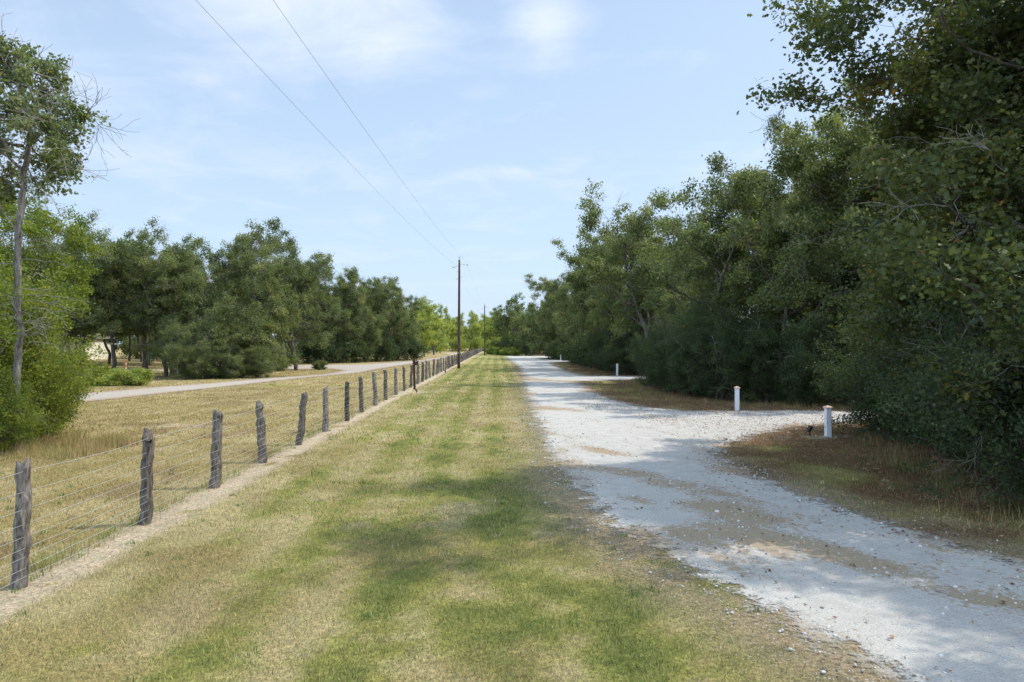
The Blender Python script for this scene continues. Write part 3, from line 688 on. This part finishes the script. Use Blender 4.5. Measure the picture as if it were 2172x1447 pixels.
# --- left side
GL = 'oaks along the left edge of the field'
left_trees = [
 (-32.9, 50.8, .76, BARE[1], None, 'oak between the cream house and the thick upright oak trunk'),
 (-26.4, 52.0, .80, BARE[0], None, 'small oak filling the gap left of the dark leafy mass'),
 (-30.1, 51.5, .84, BARE[1], None, 'oak with thick upright trunk behind the low green planting on the left'),
 (-29.6, 55.5, .82, BARE[0], None, 'oak with leaning trunk just right of the thick upright oak trunk'),
 (-37.0, 58.0, .88, BARE[0], None, 'oak behind the thick upright oak trunk, nearer the cream house'),
 (-44.5, 62.0, .88, BARE[1], None, 'oak in front of the cream house'),
 (-34.0, 49.5, .78, BARE[0], None, 'smaller oak left of the thick upright oak trunk'),
 (-26.9, 54.0, .84, BARE[1], None, 'slender oak between the leaning trunk and the dark leafy mass'),
 (-22.8, 51.8, .86, LOWOAK[0], None, 'dark leafy oak with branches down to the ground left of the side road'),
 (-20.3, 53.0, .86, LOWOAK[1], None, 'second dark leafy oak, joined to its neighbour above the road verge'),
 (-22.0, 60.5, 1.02, OAKS[2], None, 'tallest rounded oak with bare dark trunk beside the side road'),
 (-20.4, 64.5, .94, OAKS[4], None, 'oak with short grey trunk in the grass island of the side road'),
 (-23.5, 71.0, .92, OAKS[1], None, 'oak behind the grass island, spreading over the loop road'),
 (-28.5, 99.0, .98, LOWOAK[1], None, 'rear oak showing between the first two of the dense row'),
 (-24.6, 102.0, 1.0, LOWOAK[0], None, 'rear oak behind the tallest of the dense row'),
 (-21.2, 107.0, .98, LOWOAK[1], None, 'rear oak behind the fourth of the dense row'),
 (-19.2, 115.0, .95, LOWOAK[0], None, 'rear oak behind the last of the dense row'),
 (-27.0, 90.0, 1.0, LOWOAK[0], None, 'first leafy oak of the dense row beyond the loop road'),
 (-23.6, 93.0, 1.0, LOWOAK[1], None, 'second leafy oak of the dense row beyond the loop road'),
 (-20.9, 97.0, 1.04, LOWOAK[0], None, 'tallest oak of the dense row beyond the loop road'),
 (-19.0, 103.0, .98, LOWOAK[1], None, 'fourth leafy oak of the dense row beyond the loop road'),
 (-17.0, 111.0, .92, LOWOAK[0], None, 'last dark oak at the right end of the dense left row'),
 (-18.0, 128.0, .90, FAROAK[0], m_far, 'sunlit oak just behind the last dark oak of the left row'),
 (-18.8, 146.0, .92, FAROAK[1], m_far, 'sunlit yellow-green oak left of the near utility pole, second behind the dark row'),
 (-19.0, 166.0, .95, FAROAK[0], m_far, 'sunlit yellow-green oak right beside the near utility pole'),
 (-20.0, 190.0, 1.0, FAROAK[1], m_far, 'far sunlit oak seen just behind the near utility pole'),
]
for x, y, s, pr, mt, lab in left_trees: TR('oak_tree', pr, x, y, s, lab, GL, mt)
def okl(x, y):
    if sdf(SIDE, [x], [y])[0] > -3: return False
    if -76 < x < -60 and y > 84: return False
    if sdf(BACKRD, [x], [y])[0] > -2: return False
    if abs(x + 38) < 6 and 90 < y < 110: return False
    for tx, ty, *_ in left_trees:
        if (tx - x) ** 2 + (ty - y) ** 2 < 16: return False
    return x < np.interp(y, [45, 60, 80, 100, 130], [-33, -29, -28, -25, -24])
fill(-74, -24, 56, 118, 7.5, okl, [BARE[0], OAKS[3], BARE[1], OAKS[1], OAKS[4]], 'oaks deep behind the left field edge', 'oaks deep in the left wood', .88, 1.02)
fill(-110, -70, 75, 150, 11, lambda x, y: True, [LOWOAK[0], FAROAK[0]], 'oaks far back beyond the cream house', 'oaks far back in the left wood', .95, 1.1)
fill(-66, -26, 119, 150, 8.5, lambda x, y: True, [FAROAK[0], FAROAK[1]], 'oaks at the back of the left wood', 'oaks at the back of the left wood', .9, 1.05)
for i, (x, y) in enumerate([(-10.2, 252), (-15.5, 246), (-21, 240), (-27, 236), (-4, 256), (1, 252), (6, 258), (-34, 230), (-12.5, 264), (-7, 266), (-1.5, 266), (-18, 262), (-24.5, 215), (-22.5, 203), (12, 262)]):
    lab = '%s of the sunlit row at the fence end' % (['oak right of the second pole', 'oak left of the second pole', 'oak between the two poles', 'oak nearest the first pole', 'oak behind the thin third pole', 'oak at the right end', 'oak half hidden by the dark right treeline', 'oak left of the first pole', 'rear oak behind the second pole', 'rear oak right of the second pole', 'rear oak behind the third pole', 'rear oak between the poles', 'nearer oak left of the first pole', 'nearest oak', 'oak fully behind the dark treeline'][i])
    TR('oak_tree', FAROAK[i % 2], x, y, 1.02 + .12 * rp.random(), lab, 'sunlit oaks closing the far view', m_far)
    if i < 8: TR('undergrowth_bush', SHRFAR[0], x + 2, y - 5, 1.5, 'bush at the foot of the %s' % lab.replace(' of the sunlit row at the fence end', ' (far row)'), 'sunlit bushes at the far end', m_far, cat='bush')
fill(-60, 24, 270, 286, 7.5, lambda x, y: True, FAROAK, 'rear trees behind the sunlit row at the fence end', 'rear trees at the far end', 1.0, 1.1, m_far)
GLB = 'bushes along the left edge of the field'
for i, (x, y, s, pr) in enumerate([(-22.6, 48.2, .85, SHR[1]), (-21.6, 48.8, .9, SHR[0]), (-20.1, 49.4, .85, SHR[2]), (-18.8, 50.4, .75, SHR[0]), (-22.9, 49.6, .85, SHRBIG[0]), (-22.0, 51.0, .9, SHRBIG[1])]):
    TR('field_bush', pr, x, y, s, '%s green bush in the skirt under the dark leafy oaks by the side road' % ORD[i], GLB, m_oak, cat='bush')
fill(-70, -26, 66, 84, 6.5, lambda x, y: okl(x, y) and x > -36, [SHRBIG[0], SHRBIG[1]], 'bushes in the shade behind the left oaks', 'understorey bushes in the left wood', .7, 1.0, mat=m_oak, kind='understorey_bush')
for i, (x, y) in enumerate([(-28.5, 87), (-25.6, 88), (-23.2, 90), (-21, 93), (-18.9, 97.5), (-17.2, 103), (-15.9, 108)]):
    TR('field_bush', SHRFAR[0], x, y, 1.0, '%s dark bush in the row beyond the loop road' % ORD[i], GLB, cat='bush')
TR('field_bush', SHR[2], -18.5, 66.0, .42, 'small round bush at the end of the grass island', GLB, m_oak, cat='bush')
TR('field_bush', SHR[0], -21.4, 62.5, .5, 'small bush between the two bare trunks by the loop road', GLB, m_oak, cat='bush')
for i, (x, y) in enumerate([(-22.4, 41.0), (-23.4, 40.6), (-24.4, 40.9), (-25.3, 40.7), (-23.0, 41.7), (-24.2, 41.8)]):
    TR('low_shrub', LOWPLANT[0], x, y, 1.15, '%s clump of the low bright green planting beside the side road' % ORD[i], 'low green planting by the side road', cat='plant')

# near left: yellow-green bushes and trees, and the tall thin oak
GY = 'yellow-green bushes at the left edge'
for x, y, s, pr, lab in [(-13.7, 17.4, .90, SHRBIG[0], 'tall yellow-green bush behind the tall thin oak trunk'), (-14.2, 15.6, .88, SHRBIG[1], 'tall yellow-green bush cut by the left edge of the picture'),
        (-12.5, 17.4, .84, SHR[1], 'rounded green bush reaching furthest right beside the thin oak'), (-11.7, 15.0, .56, SHR[0], 'low bush wrapping the foot of the thin oak trunk'),
        (-13.3, 19.0, .9, SHR[2], 'low green bush behind the rounded bush'), (-16.6, 19.8, 1.0, SHRBIG[0], 'tall bush far back at the left edge')]:
    TR('leafy_bush', pr, x, y, s, lab, GY, m_yel, cat='bush')
TR('young_tree', OAKS[0], -18.2, 24.5, .62, 'yellow-green young tree just right of and behind the tall thin oak', 'yellow-green young trees', m_yel)
TR('young_tree', OAKS[2], -20.6, 24.0, .70, 'yellow-green young tree at the left edge behind the thin oak', 'yellow-green young trees', m_yel)
TR('young_tree', LOWOAK[0], -25.0, 31.0, .66, 'darker young tree behind the yellow-green young trees', 'yellow-green young trees', m_oak)

T = Tree(99); D0 = 15.5
cfgh = dict(n=(6, 5), ang=(.8, .8), len=(.62, .28), wig=(.26, .3), up=(.02, 0), per=9, sig=.085, leaf=.085, tw=4, shape=10, pdead=.08)
bx, by = at(35, D0)
def pl(pts, dy=0.0, dy1=None):
    out = []
    for i, (px, py) in enumerate(pts):
        d = D0 + (dy if dy1 is None else dy + (dy1 - dy) * i / (len(pts) - 1)); x, y, z = at(px, d, py); out.append((x - bx, d - by, z))
    P3 = np.array(out); n = max(4, int(np.linalg.norm(np.diff(P3, axis=0), axis=1).sum() / .22)); tt = np.linspace(0, len(P3) - 1, n)
    Q = np.stack([np.interp(tt, np.arange(len(P3)), P3[:, k]) for k in range(3)], 1)
    Q[1:-1] += T.r.normal(size=(n - 2, 3)) * .018; return Q
tk = pl([(20, 985), (29, 900), (35, 800), (41, 720), (38, 660), (35, 600), (38, 500), (46, 430), (49, 380), (58, 330), (61, 280), (57, 235)])
T.lines.append((tk, np.linspace(.088, .056, len(tk))))
T.dead_branch(pl([(57, 235), (54, 210), (40, 205)]), .05)
def limb(pts, r, a, b_, cl, lv=0, rtip=None): q = pl(pts, a, b_); T.grow(q, r, lv, cfgh, .3, cl, rtip); return q
limb([(66, 298), (93, 274), (108, 250), (128, 240), (138, 244)], .055, 0, -.2, .5)
limb([(57, 240), (45, 222), (40, 205), (38, 172), (30, 150), (20, 132)], .055, 0, .3, .45)
limb([(38, 170), (20, 160), (-10, 150)], .03, .2, .6, .45)
limb([(48, 309), (28, 304), (5, 300), (-30, 280)], .04, 0, -.6, .45)
limb([(60, 300), (70, 320), (90, 335), (105, 350)], .03, 0, .7, .4)
limb([(62, 290), (85, 300), (105, 285), (118, 305)], .03, .1, -.9, .45)
limb([(58, 260), (70, 225), (90, 205), (110, 190)], .03, 0, .8, .5)
limb([(47, 360), (21, 336), (0, 324), (-30, 300)], .04, 0, .5, .4)
limb([(52, 340), (62, 370), (80, 390), (85, 400)], .022, 0, -.5, .4, 1)
limb([(50, 380), (28, 392), (10, 380)], .025, 0, .7, .4)
limb([(56, 250), (30, 240), (0, 210)], .03, 0, -.7, .45)
limb([(20, 145), (5, 130), (-5, 118)], .03, .3, .5, .45)
for pts, a, b_ in [([(40, 175), (64, 152), (81, 143), (81, 115)], .1, .2), ([(64, 152), (93, 160), (117, 164), (130, 141)], .1, -.2), ([(38, 495), (17, 461), (0, 438), (-20, 425)], 0, -.4),
        ([(90, 335), (95, 370), (100, 400), (102, 412)], .6, .7), ([(60, 300), (55, 330), (30, 320)], -.1, -.5)]:
    T.dead_branch(pl(pts, a, b_), .022, 1)
for k in range(26):
    py = 500 + 230 * T.r.random(); sgn = 1 if T.r.random() < .75 else -1; L = 45 + 60 * T.r.random()
    T.dead_branch(pl([(40, py), (40 + sgn * L * .5, py - 4 + 12 * T.r.normal()), (40 + sgn * L, py + 8 * T.r.normal())], 0, -.5 + T.r.random()), .010, 1)
hero = T.build('thin_oak', cfgh, m_bark_l, m_oak)
place('oak_tree', hero, bx, by, 1, 0, 'tall thin oak with crooked bare trunk and sparse crown at the left edge', None)

# ------------------------------------------------------------------ the fence
m_post = bark_mat('weathered_cedar', (.018, .014, .012), (.24, .215, .19), 2.2)
t = m_post.node_tree; b = t.nodes['Principled BSDF']; src = b.inputs['Base Color'].links[0].from_socket
rv = N(t, 'ShaderNodeMapRange'); rv.inputs['To Min'].default_value = .65; rv.inputs['To Max'].default_value = 1.5; lk(t, N(t, 'ShaderNodeObjectInfo').outputs['Random'], rv.inputs['Value'])
lk(t, mix(t, 1.0, src, rv.outputs[0], 'MULTIPLY'), b.inputs['Base Color'])
m_wire, t, b = new_mat('galvanised_wire'); b.inputs['Base Color'].default_value = (.50, .50, .50, 1); b.inputs['Metallic'].default_value = .6; b.inputs['Roughness'].default_value = .45
def post_mesh(seed, H=1.27, r=.078, hi=True):
    q = np.random.default_rng(seed); n = 26 if hi else 9; k = 18 if hi else 8
    z = np.linspace(-.06, H, n); cxy = np.cumsum(q.normal(size=(n, 2)), axis=0) * .006 * (26 / n) ** .5
    cxy -= np.linspace(0, 1, n)[:, None] * cxy[-1] * .6
    an = np.arange(k) / k * 2 * np.pi
    groove = q.normal(size=k) * .10; rad = r * (1.08 - .16 * z / H)
    RR = rad[:, None] * (1 + groove[None] * (1 + .4 * np.sin(z * 9 + q.random() * 6))[:, None] + q.normal(size=(n, k)) * .035)
    for _ in range(2):
        i = q.integers(4, n - 3) if n > 8 else 4; j = q.integers(k); RR[i - 1:i + 2, j] *= 1.18; RR[i, j] *= 1.15
    V = np.stack([RR * np.cos(an)[None] + cxy[:, :1], RR * np.sin(an)[None] + cxy[:, 1:], np.repeat(z[:, None], k, 1)], -1)
    V[-1, :, 2] += q.normal(size=k) * .022 + .11 * np.cos(an - q.random() * 6.28) * q.random()
    top = V[-1].mean(0); V = np.concatenate([V.reshape(-1, 3), top[None]])
    F4 = []; 
    for i in range(n - 1):
        for j in range(k): F4.append((i * k + j, i * k + (j + 1) % k, (i + 1) * k + (j + 1) % k, (i + 1) * k + j))
    loops = [v for f_ in F4 for v in f_]; st = list(range(0, len(loops), 4)); tot = [4] * len(F4)
    for j in range(k): st.append(len(loops)); tot.append(3); loops += [(n - 1) * k + j, (n - 1) * k + (j + 1) % k, n * k]
    return mesh_np('fence_post', V, loops, st, tot, m_post)
fence = empty('wire_fence', (fx(4.3), 4.3, 0), 'long fence of rough weathered cedar posts strung with thin wires along the lawn', 'fence')
ys = [4.35, 6.92, 9.38, 11.75, 14.15, 16.66, 19.3, 22.05, 24.7, 27.4, 30.1, 33.1, 36.0, 38.9, 42.2, 45.0]
while len(ys) < 100: ys.append(ys[-1] + 2.65 + rp.random() * .2 - .1)
PM = [post_mesh(500 + i) for i in range(10)]; PMF = [post_mesh(600 + i, hi=False) for i in range(5)]
lean = {1: (.045, 0), 3: (.03, .02)}
for i, y in enumerate(ys):
    me = PM[i % 10] if i < 20 else PMF[i % 5]
    o = link('fence_post', me, fence); o.location = (fx(y) - fence.location.x, y - 4.3, float(gz(fx(y), y)))
    lx, ly = lean.get(i, (rp.gauss(0, .035), rp.gauss(0, .035))); o.rotation_euler = (-ly, lx, rp.random() * 6.28 if i not in lean else 0)
    s = .92 + .2 * rp.random(); o.scale = (s, s, .96 + .08 * rp.random())
far_y = []; y = ys[-1] + 2.65
while y < 330: far_y.append(y); y += 2.65
L = [(np.array([(fx(y), y, 0), (fx(y) + rp.gauss(0, .03), y, 1.25)]) - np.array([[fence.location.x, 4.3, 0]]), np.array([.08, .07])) for y in far_y]
V, Fq = tubes(L, lambda r: 5); o = link('distant_posts', faces_np('distant_posts', V, Fq, m_post), fence); o['kind'] = 'stuff'
for zi, z in enumerate([1.17, .98, .81, .66, .53, .42, .32, .22, .12]):
    pts = []
    yy = [1.5] + ys + far_y
    for i in range(len(yy) - 1):
        for u in ((0, .33, .66) if i < 40 else (0,)):
            y = yy[i] + (yy[i + 1] - yy[i]) * u
            pts.append((fx(y) + .082 + (0 if u == 0 else rp.gauss(0, .004)), y, z + (rp.gauss(0, .010) if u == 0 else -.012 + rp.gauss(0, .006)) + float(gz(fx(y), y))))
    pts = np.array(pts) - np.array([[fence.location.x, 4.3, 0]])
    V, Fq = tubes([(pts, np.full(len(pts), .0026 if zi else .0032))], lambda r: 4)
    link('wire', faces_np('wire', V, Fq, m_wire), fence)

# ------------------------------------------------------------------ bmesh style helpers for small objects
class MB:
    def __init__(s): s.v = []; s.f = []
    def box(s, x0, x1, y0, y1, z0, z1, rz=0, c=(0, 0, 0), M=None):
        k = len(s.v)
        for z in (z0, z1):
            for x, y in ((x0, y0), (x1, y0), (x1, y1), (x0, y1)):
                p = Vector((x, y, z))
                if M is not None: p = M @ p
                s.v.append(tuple(p))
        s.f += [tuple(k + i for i in q) for q in ((3, 2, 1, 0), (4, 5, 6, 7), (0, 1, 5, 4), (1, 2, 6, 5), (2, 3, 7, 6), (3, 0, 4, 7))]; return s
    def tube(s, pts, rad, k=8, cap=True):
        V, Fq = tubes([(np.array(pts, float), np.array(rad, float))], lambda r: k); b = len(s.v)
        s.v += [tuple(q) for q in V]; s.f += [tuple(int(i) + b for i in q) for q in Fq]
        if cap: s.f += [tuple(b + i for i in range(k))[::-1], tuple(b + len(V) - k + i for i in range(k))]
        return s
    def raw(s, v, f): b = len(s.v); s.v += v; s.f += [tuple(b + i for i in q) for q in f]; return s
    def build(s, name, mat, parent=None, bevel=0, loc=None, smooth=False):
        me = bpy.data.meshes.new(name); me.from_pydata(s.v, [], s.f); me.materials.append(mat); me.update()
        if smooth: me.polygons.foreach_set('use_smooth', [True] * len(me.polygons))
        o = link(name, me, parent, loc)
        if bevel:
            m = o.modifiers.new('bevel', 'BEVEL'); m.width = bevel; m.segments = 2; m.limit_method = 'ANGLE'
        return o

def plain(name, col, rough=.6, metal=0, var=.15, sc=8, spec=.3):
    m, t, b = new_mat(name); b.inputs['Roughness'].default_value = rough; b.inputs['Metallic'].default_value = metal; b.inputs['Specular IOR Level'].default_value = spec
    tcn = N(t, 'ShaderNodeTexCoord').outputs['Object']; n = noise(t, tcn, sc, 5, .65)
    lk(t, mix(t, n, tuple(c * (1 - var) for c in col), tuple(min(1, c * (1 + var)) for c in col)), b.inputs['Base Color']); return m
m_white = plain('white_painted_wood', (.72, .73, .75), .5, var=.10, sc=14)
m_copper = plain('copper', (.74, .50, .38), .55, .1, .15)
m_black = plain('black_plastic', (.025, .022, .02), .5)
m_brownw = plain('dark_stained_wood', (.06, .03, .022), .8, var=.4, sc=12)
m_pole = bark_mat('creosoted_pole', (.045, .027, .021), (.12, .085, .07), .5)
m_grey = plain('grey_insulator', (.30, .30, .30), .4); m_steel = plain('galvanised_steel', (.42, .43, .44), .45, .5)
m_cable, t, b = new_mat('aluminium_cable'); b.inputs['Base Color'].default_value = (.20, .22, .26, 1); b.inputs['Roughness'].default_value = .5

def white_post(x, y, h, rz, label, blank=False):
    e = empty('driveway_post', (x, y, float(gz(x, y)) - .01), label, 'post', 'white posts marking the driveways'); e.rotation_euler = (0, 0, rz); w = .067
    sh = MB().box(-w, w, -w, w, 0, h).build('shaft', m_white, e, .006)
    MB().box(-w - .012, w + .012, -w - .012, w + .012, h + .002, h + .026).build('collar', m_white, e, .003)
    q = w + .03; z = h + .028
    cp = MB().raw([(-q, -q, z), (q, -q, z), (q, q, z), (-q, q, z), (-q, -q, z + .014), (q, -q, z + .014), (q, q, z + .014), (-q, q, z + .014), (0, 0, z + .068)],
             [(3, 2, 1, 0), (0, 1, 5, 4), (1, 2, 6, 5), (2, 3, 7, 6), (3, 0, 4, 7), (4, 5, 8), (5, 6, 8), (6, 7, 8), (7, 4, 8)]).build('cap', m_copper, e, .002)
    return e
white_post(8.37, 18.1, .76, .05, 'nearest white square post with copper cap, in the grass before the driveway')
white_post(8.32, 25.25, .82, .0, 'white square post with copper cap on the far side of the first driveway')
white_post(8.30, 53.9, .88, .1, 'white post in front of a tree trunk beside the second driveway')
white_post(7.5, 105.3, .85, .0, 'smallest, most distant white post by the third driveway')

def spot(x, y, s, rz, label):
    e = empty('spotlight', (x, y, float(gz(x, y))), label, 'spotlight'); e.rotation_euler = (0, 0, rz); e.scale = (s, s, s)
    MB().tube([(0, 0, -.03), (0, 0, .07), (-.02, 0, .11)], [.012, .014, .016], 8).build('stake', m_black, e)
    M = Matrix.Translation((-.005, 0, .165)) @ Matrix.Rotation(R(32), 4, 'Y')
    h = MB().box(-.035, .035, -.045, .045, -.075, .06, M=M).build('housing', m_black, e, .006)
    MB().box(-.045, .05, -.055, .055, .062, .072, M=M).build('hood', m_black, e, .002)
    MB().tube([(-.02, -.05, .115), (-.02, .05, .115)], [.012, .012], 8).build('bracket', m_black, e)
spot(7.98, 18.3, 1.15, .2, 'small black spotlight on a stake in the grass beside the nearest white post')
spot(-4.78, 34.2, .9, 2.4, 'small black garden light in the lawn in front of the post with a box')
spot(-5.62, 57.6, 1.2, 2.0, 'small black garden light in the lawn before the near utility pole')

m_rock = plain('limestone', (.48, .44, .37), .9, var=.25, sc=20)
def rock(x, y, s, label):
    q = np.random.default_rng(int(abs(x) * 1000)); V = ico * (.75 + .5 * q.random((12, 1))) * s * np.array((1.2, .9, .6))
    tag(link('rock', faces_np('rock', V, icf, m_rock), loc=(x, y, float(gz(x, y)) + s * .25)), label, 'rock', 'pale rocks by the white post')
rock(8.24, 18.0, .045, 'pale rock just left of the foot of the nearest white post'); rock(8.55, 18.02, .035, 'small pale rock right of the foot of the nearest white post'); rock(8.12, 18.22, .03, 'small pale rock next to the black spotlight')

# box on a post
e = empty('nest_box_post', (-5.32, 37.3, 0), 'dark wooden box with slanted lid on a tall post in front of the fence', 'nest box')
e.rotation_euler = (0, R(-1.5), 0)
MB().box(-.06, .06, -.06, .06, 0, 1.66).build('post', m_brownw, e, .004)
MB().box(.062, .22, -.10, .08, 1.32, 1.52).build('box', m_brownw, e, .003)
M = Matrix.Translation((.155, -.01, 1.555)) @ Matrix.Rotation(R(22), 4, 'Y')
MB().box(-.11, .13, -.13, .11, -.010, .012, M=M).build('lid', m_brownw, e)

# utility poles
def pole(x, y, h, label, r0=.155, r1=.10, detail=True, tilt=0.0):
    e = empty('utility_pole', (x, y, 0), label, 'utility pole', 'utility poles along the fence'); e.rotation_euler = (0, tilt, 0)
    zs = np.linspace(-.2, h, 14); MB().tube([(0, 0, z) for z in zs], np.linspace(r0, r1, 14), 14).build('shaft', m_pole, e, smooth=True)
    if detail:
        MB().tube([(0, 0, h), (0, 0, h + .20)], [.02, .02], 6).build('pin', m_steel, e)
        MB().tube([(0, 0, h + .16), (0, 0, h + .20), (0, 0, h + .25), (0, 0, h + .32)], [.05, .085, .06, .04], 10).build('insulator', m_grey, e)
        for sx, zz0, zz1, ln in ((-1, -.62, -.80, .62), (1, -.42, -.56, .84)):
            ar = MB().tube([(sx * r1, -.02, h + zz0), (sx * ln, -.05, h + zz1)], [.026, .022], 6).build('bracket', m_grey, e)
            MB().tube([(sx * ln, -.05, h + zz1 - .05), (sx * ln, -.05, h + zz1 + .02), (sx * ln, -.05, h + zz1 + .09)], [.04, .06, .03], 8).build('insulator', m_grey, ar)
        for sx, z0, ln in ((1, -1.75, .30), (-1, -2.0, .34), (-1, -1.25, .2)):
            MB().tube([(sx * r1, -.05, h + z0 + .06), (sx * ln, -.08, h + z0)], [.02, .03], 6).build('bolt', m_steel, e)
        MB().box(-.035, .035, -r0 - .012, -r0 + .03, 1.55, 1.66).build('tag', m_steel, e)
    return e
pole(-5.43, 69.6, 11.1, 'near tall dark wooden utility pole with brackets at its top', tilt=R(.3))
pole(-6.4, 160, 11.7, 'second utility pole, half the apparent height of the near one', detail=True)
pole(-6.75, 248, 10.3, 'thin third utility pole before the sunlit trees at the end', detail=False, r0=.13)
def wire(side, x0, x1, xs2, xs3, label):
    pts = [(x0 + (x1 - x0) * (d + 26) / 95.6, d, CH + 7.37 + .00041 * (d - 22) ** 2) for d in np.linspace(-26, 69.6, 60)]
    z0 = pts[-1][2]
    for k in range(1, 25): u = k / 24; pts.append((x1 + (xs2 - x1) * u, 69.6 + 90.4 * u, z0 + (10.95 - z0) * u - 4 * .9 * u * (1 - u)))
    for k in range(1, 20): u = k / 19; pts.append((xs2 + (xs3 - xs2) * u, 160 + 88 * u, 10.95 + (10.0 - 10.95) * u - 4 * .9 * u * (1 - u)))
    V, Fq = tubes([(np.array(pts), np.where(np.arange(len(pts)) < 60, .0050, .0035))], lambda r: 5)
    tag(link('overhead_wire', faces_np('overhead_wire', V, Fq, m_cable)), label, 'power line', 'overhead wires')
wire(-1, -7.35, -6.02, -7.0, -7.1, 'left one of two thin overhead wires rising from the utility pole')
wire(1, -5.5, -4.62, -5.8, -6.4, 'right one of two thin overhead wires rising from the utility pole')

# ------------------------------------------------------------------ buildings glimpsed through the left wood
m_cream = plain('cream_siding', (.70, .66, .55), .7, var=.06, sc=2); m_roofg = plain('grey_shingle', (.22, .21, .20), .85, var=.2, sc=6)
m_blueg = plain('blue_grey_siding', (.16, .20, .26), .7, var=.1, sc=2); m_wht = plain('white_trim', (.72, .73, .76), .5, var=.05)
m_glass = plain('dark_glass', (.05, .10, .11), .1, var=.1, spec=.8); m_teal = plain('teal_door', (.10, .28, .26), .5, var=.08)
def house(name, x, y, w, d, h, rise, mw, mr, label, door=True, wins=()):
    e = empty(name, (x, y, 0), label, 'house'); 
    MB().box(-w / 2, w / 2, 0, d, 0, h).build('wall', mw, e)
    o_ = .45; MB().raw([(-w / 2 - o_, -o_, h + .003), (w / 2 + o_, -o_, h + .003), (w / 2 + o_, d + o_, h + .003), (-w / 2 - o_, d + o_, h + .003), (-w / 2 - o_, d / 2, h + rise), (w / 2 + o_, d / 2, h + rise)],
        [(3, 2, 1, 0), (0, 1, 5, 4), (2, 3, 4, 5), (1, 2, 5), (3, 0, 4)]).build('roof', mr, e)
    MB().box(-w / 2 - o_, w / 2 + o_, -o_ - .05, -o_ - .002, h - .14, h + .06).build('fascia', m_wht, e)
    for wx in wins:
        f_ = MB().box(wx - .65, wx + .65, -.06, -.003, .95, 2.25).build('window', m_wht, e)
        MB().box(wx - .55, wx - .03, -.075, -.062, 1.05, 2.15).box(wx + .03, wx + .55, -.075, -.062, 1.05, 2.15).build('pane', m_glass, f_)
    if door:
        dd = MB().box(-.5, .5, -.05, -.003, .02, 2.1).build('door', m_teal, e); MB().box(.36, .42, -.09, -.052, 1.0, 1.06).build('handle', m_steel, dd)
TR('field_bush', SHR[1], -33.0, 46.0, .75, 'green bush between the near yellow-green bush and the low planting', GLB, m_oak, cat='bush')
for i in range(11):
    TR('field_bush', SHRFAR[0], -64 + i * 3.4, 116.5 + rp.random() * 2, 1.5, '%s bush from the left in the backdrop row behind the left wood' % ORD[i], GLB, m_oak, cat='bush')
house('cream_house', -75.0, 108, 14, 8, 3.4, 2.2, m_cream, m_roofg, 'cream house glimpsed between trunks at the far left', True, (-4.5, 3.2))
house('grey_shed', -38.2, 99, 7, 5, 2.9, 1.2, m_blueg, m_wht, 'blue-grey shed with white roof glimpsed between the oaks behind the loop road', True, (2.2,))
# marker post on the far lane
m_or, t, b = new_mat('banded_paint'); zc = N(t, 'ShaderNodeSeparateXYZ'); lk(t, N(t, 'ShaderNodeTexCoord').outputs['Object'], zc.inputs[0])
lk(t, ramp(t, math_(t, 'FRACT', math_(t, 'MULTIPLY', zc.outputs[2], 2.6)), [(.0, (.62, .17, .06)), (.5, (.62, .17, .06)), (.52, (.70, .60, .5))], 'CONSTANT'), b.inputs['Base Color'])
e = empty('marker_post', (-35.2, 62.2, 0), 'short orange and white banded marker post by the far lane on the left', 'marker post')
MB().tube([(0, 0, 0), (0, 0, .5), (0, 0, .92)], [.075, .07, .07], 12).build('shaft', m_or, e); MB().tube([(0, 0, .921), (0, 0, .96)], [.085, .05], 12).build('cap', plain('orange_cap', (.62, .17, .06)), e)
MB().box(-.14, .14, -.14, .14, -.02, .035).build('foot', m_black, e)
print('objects', len(bpy.data.objects))
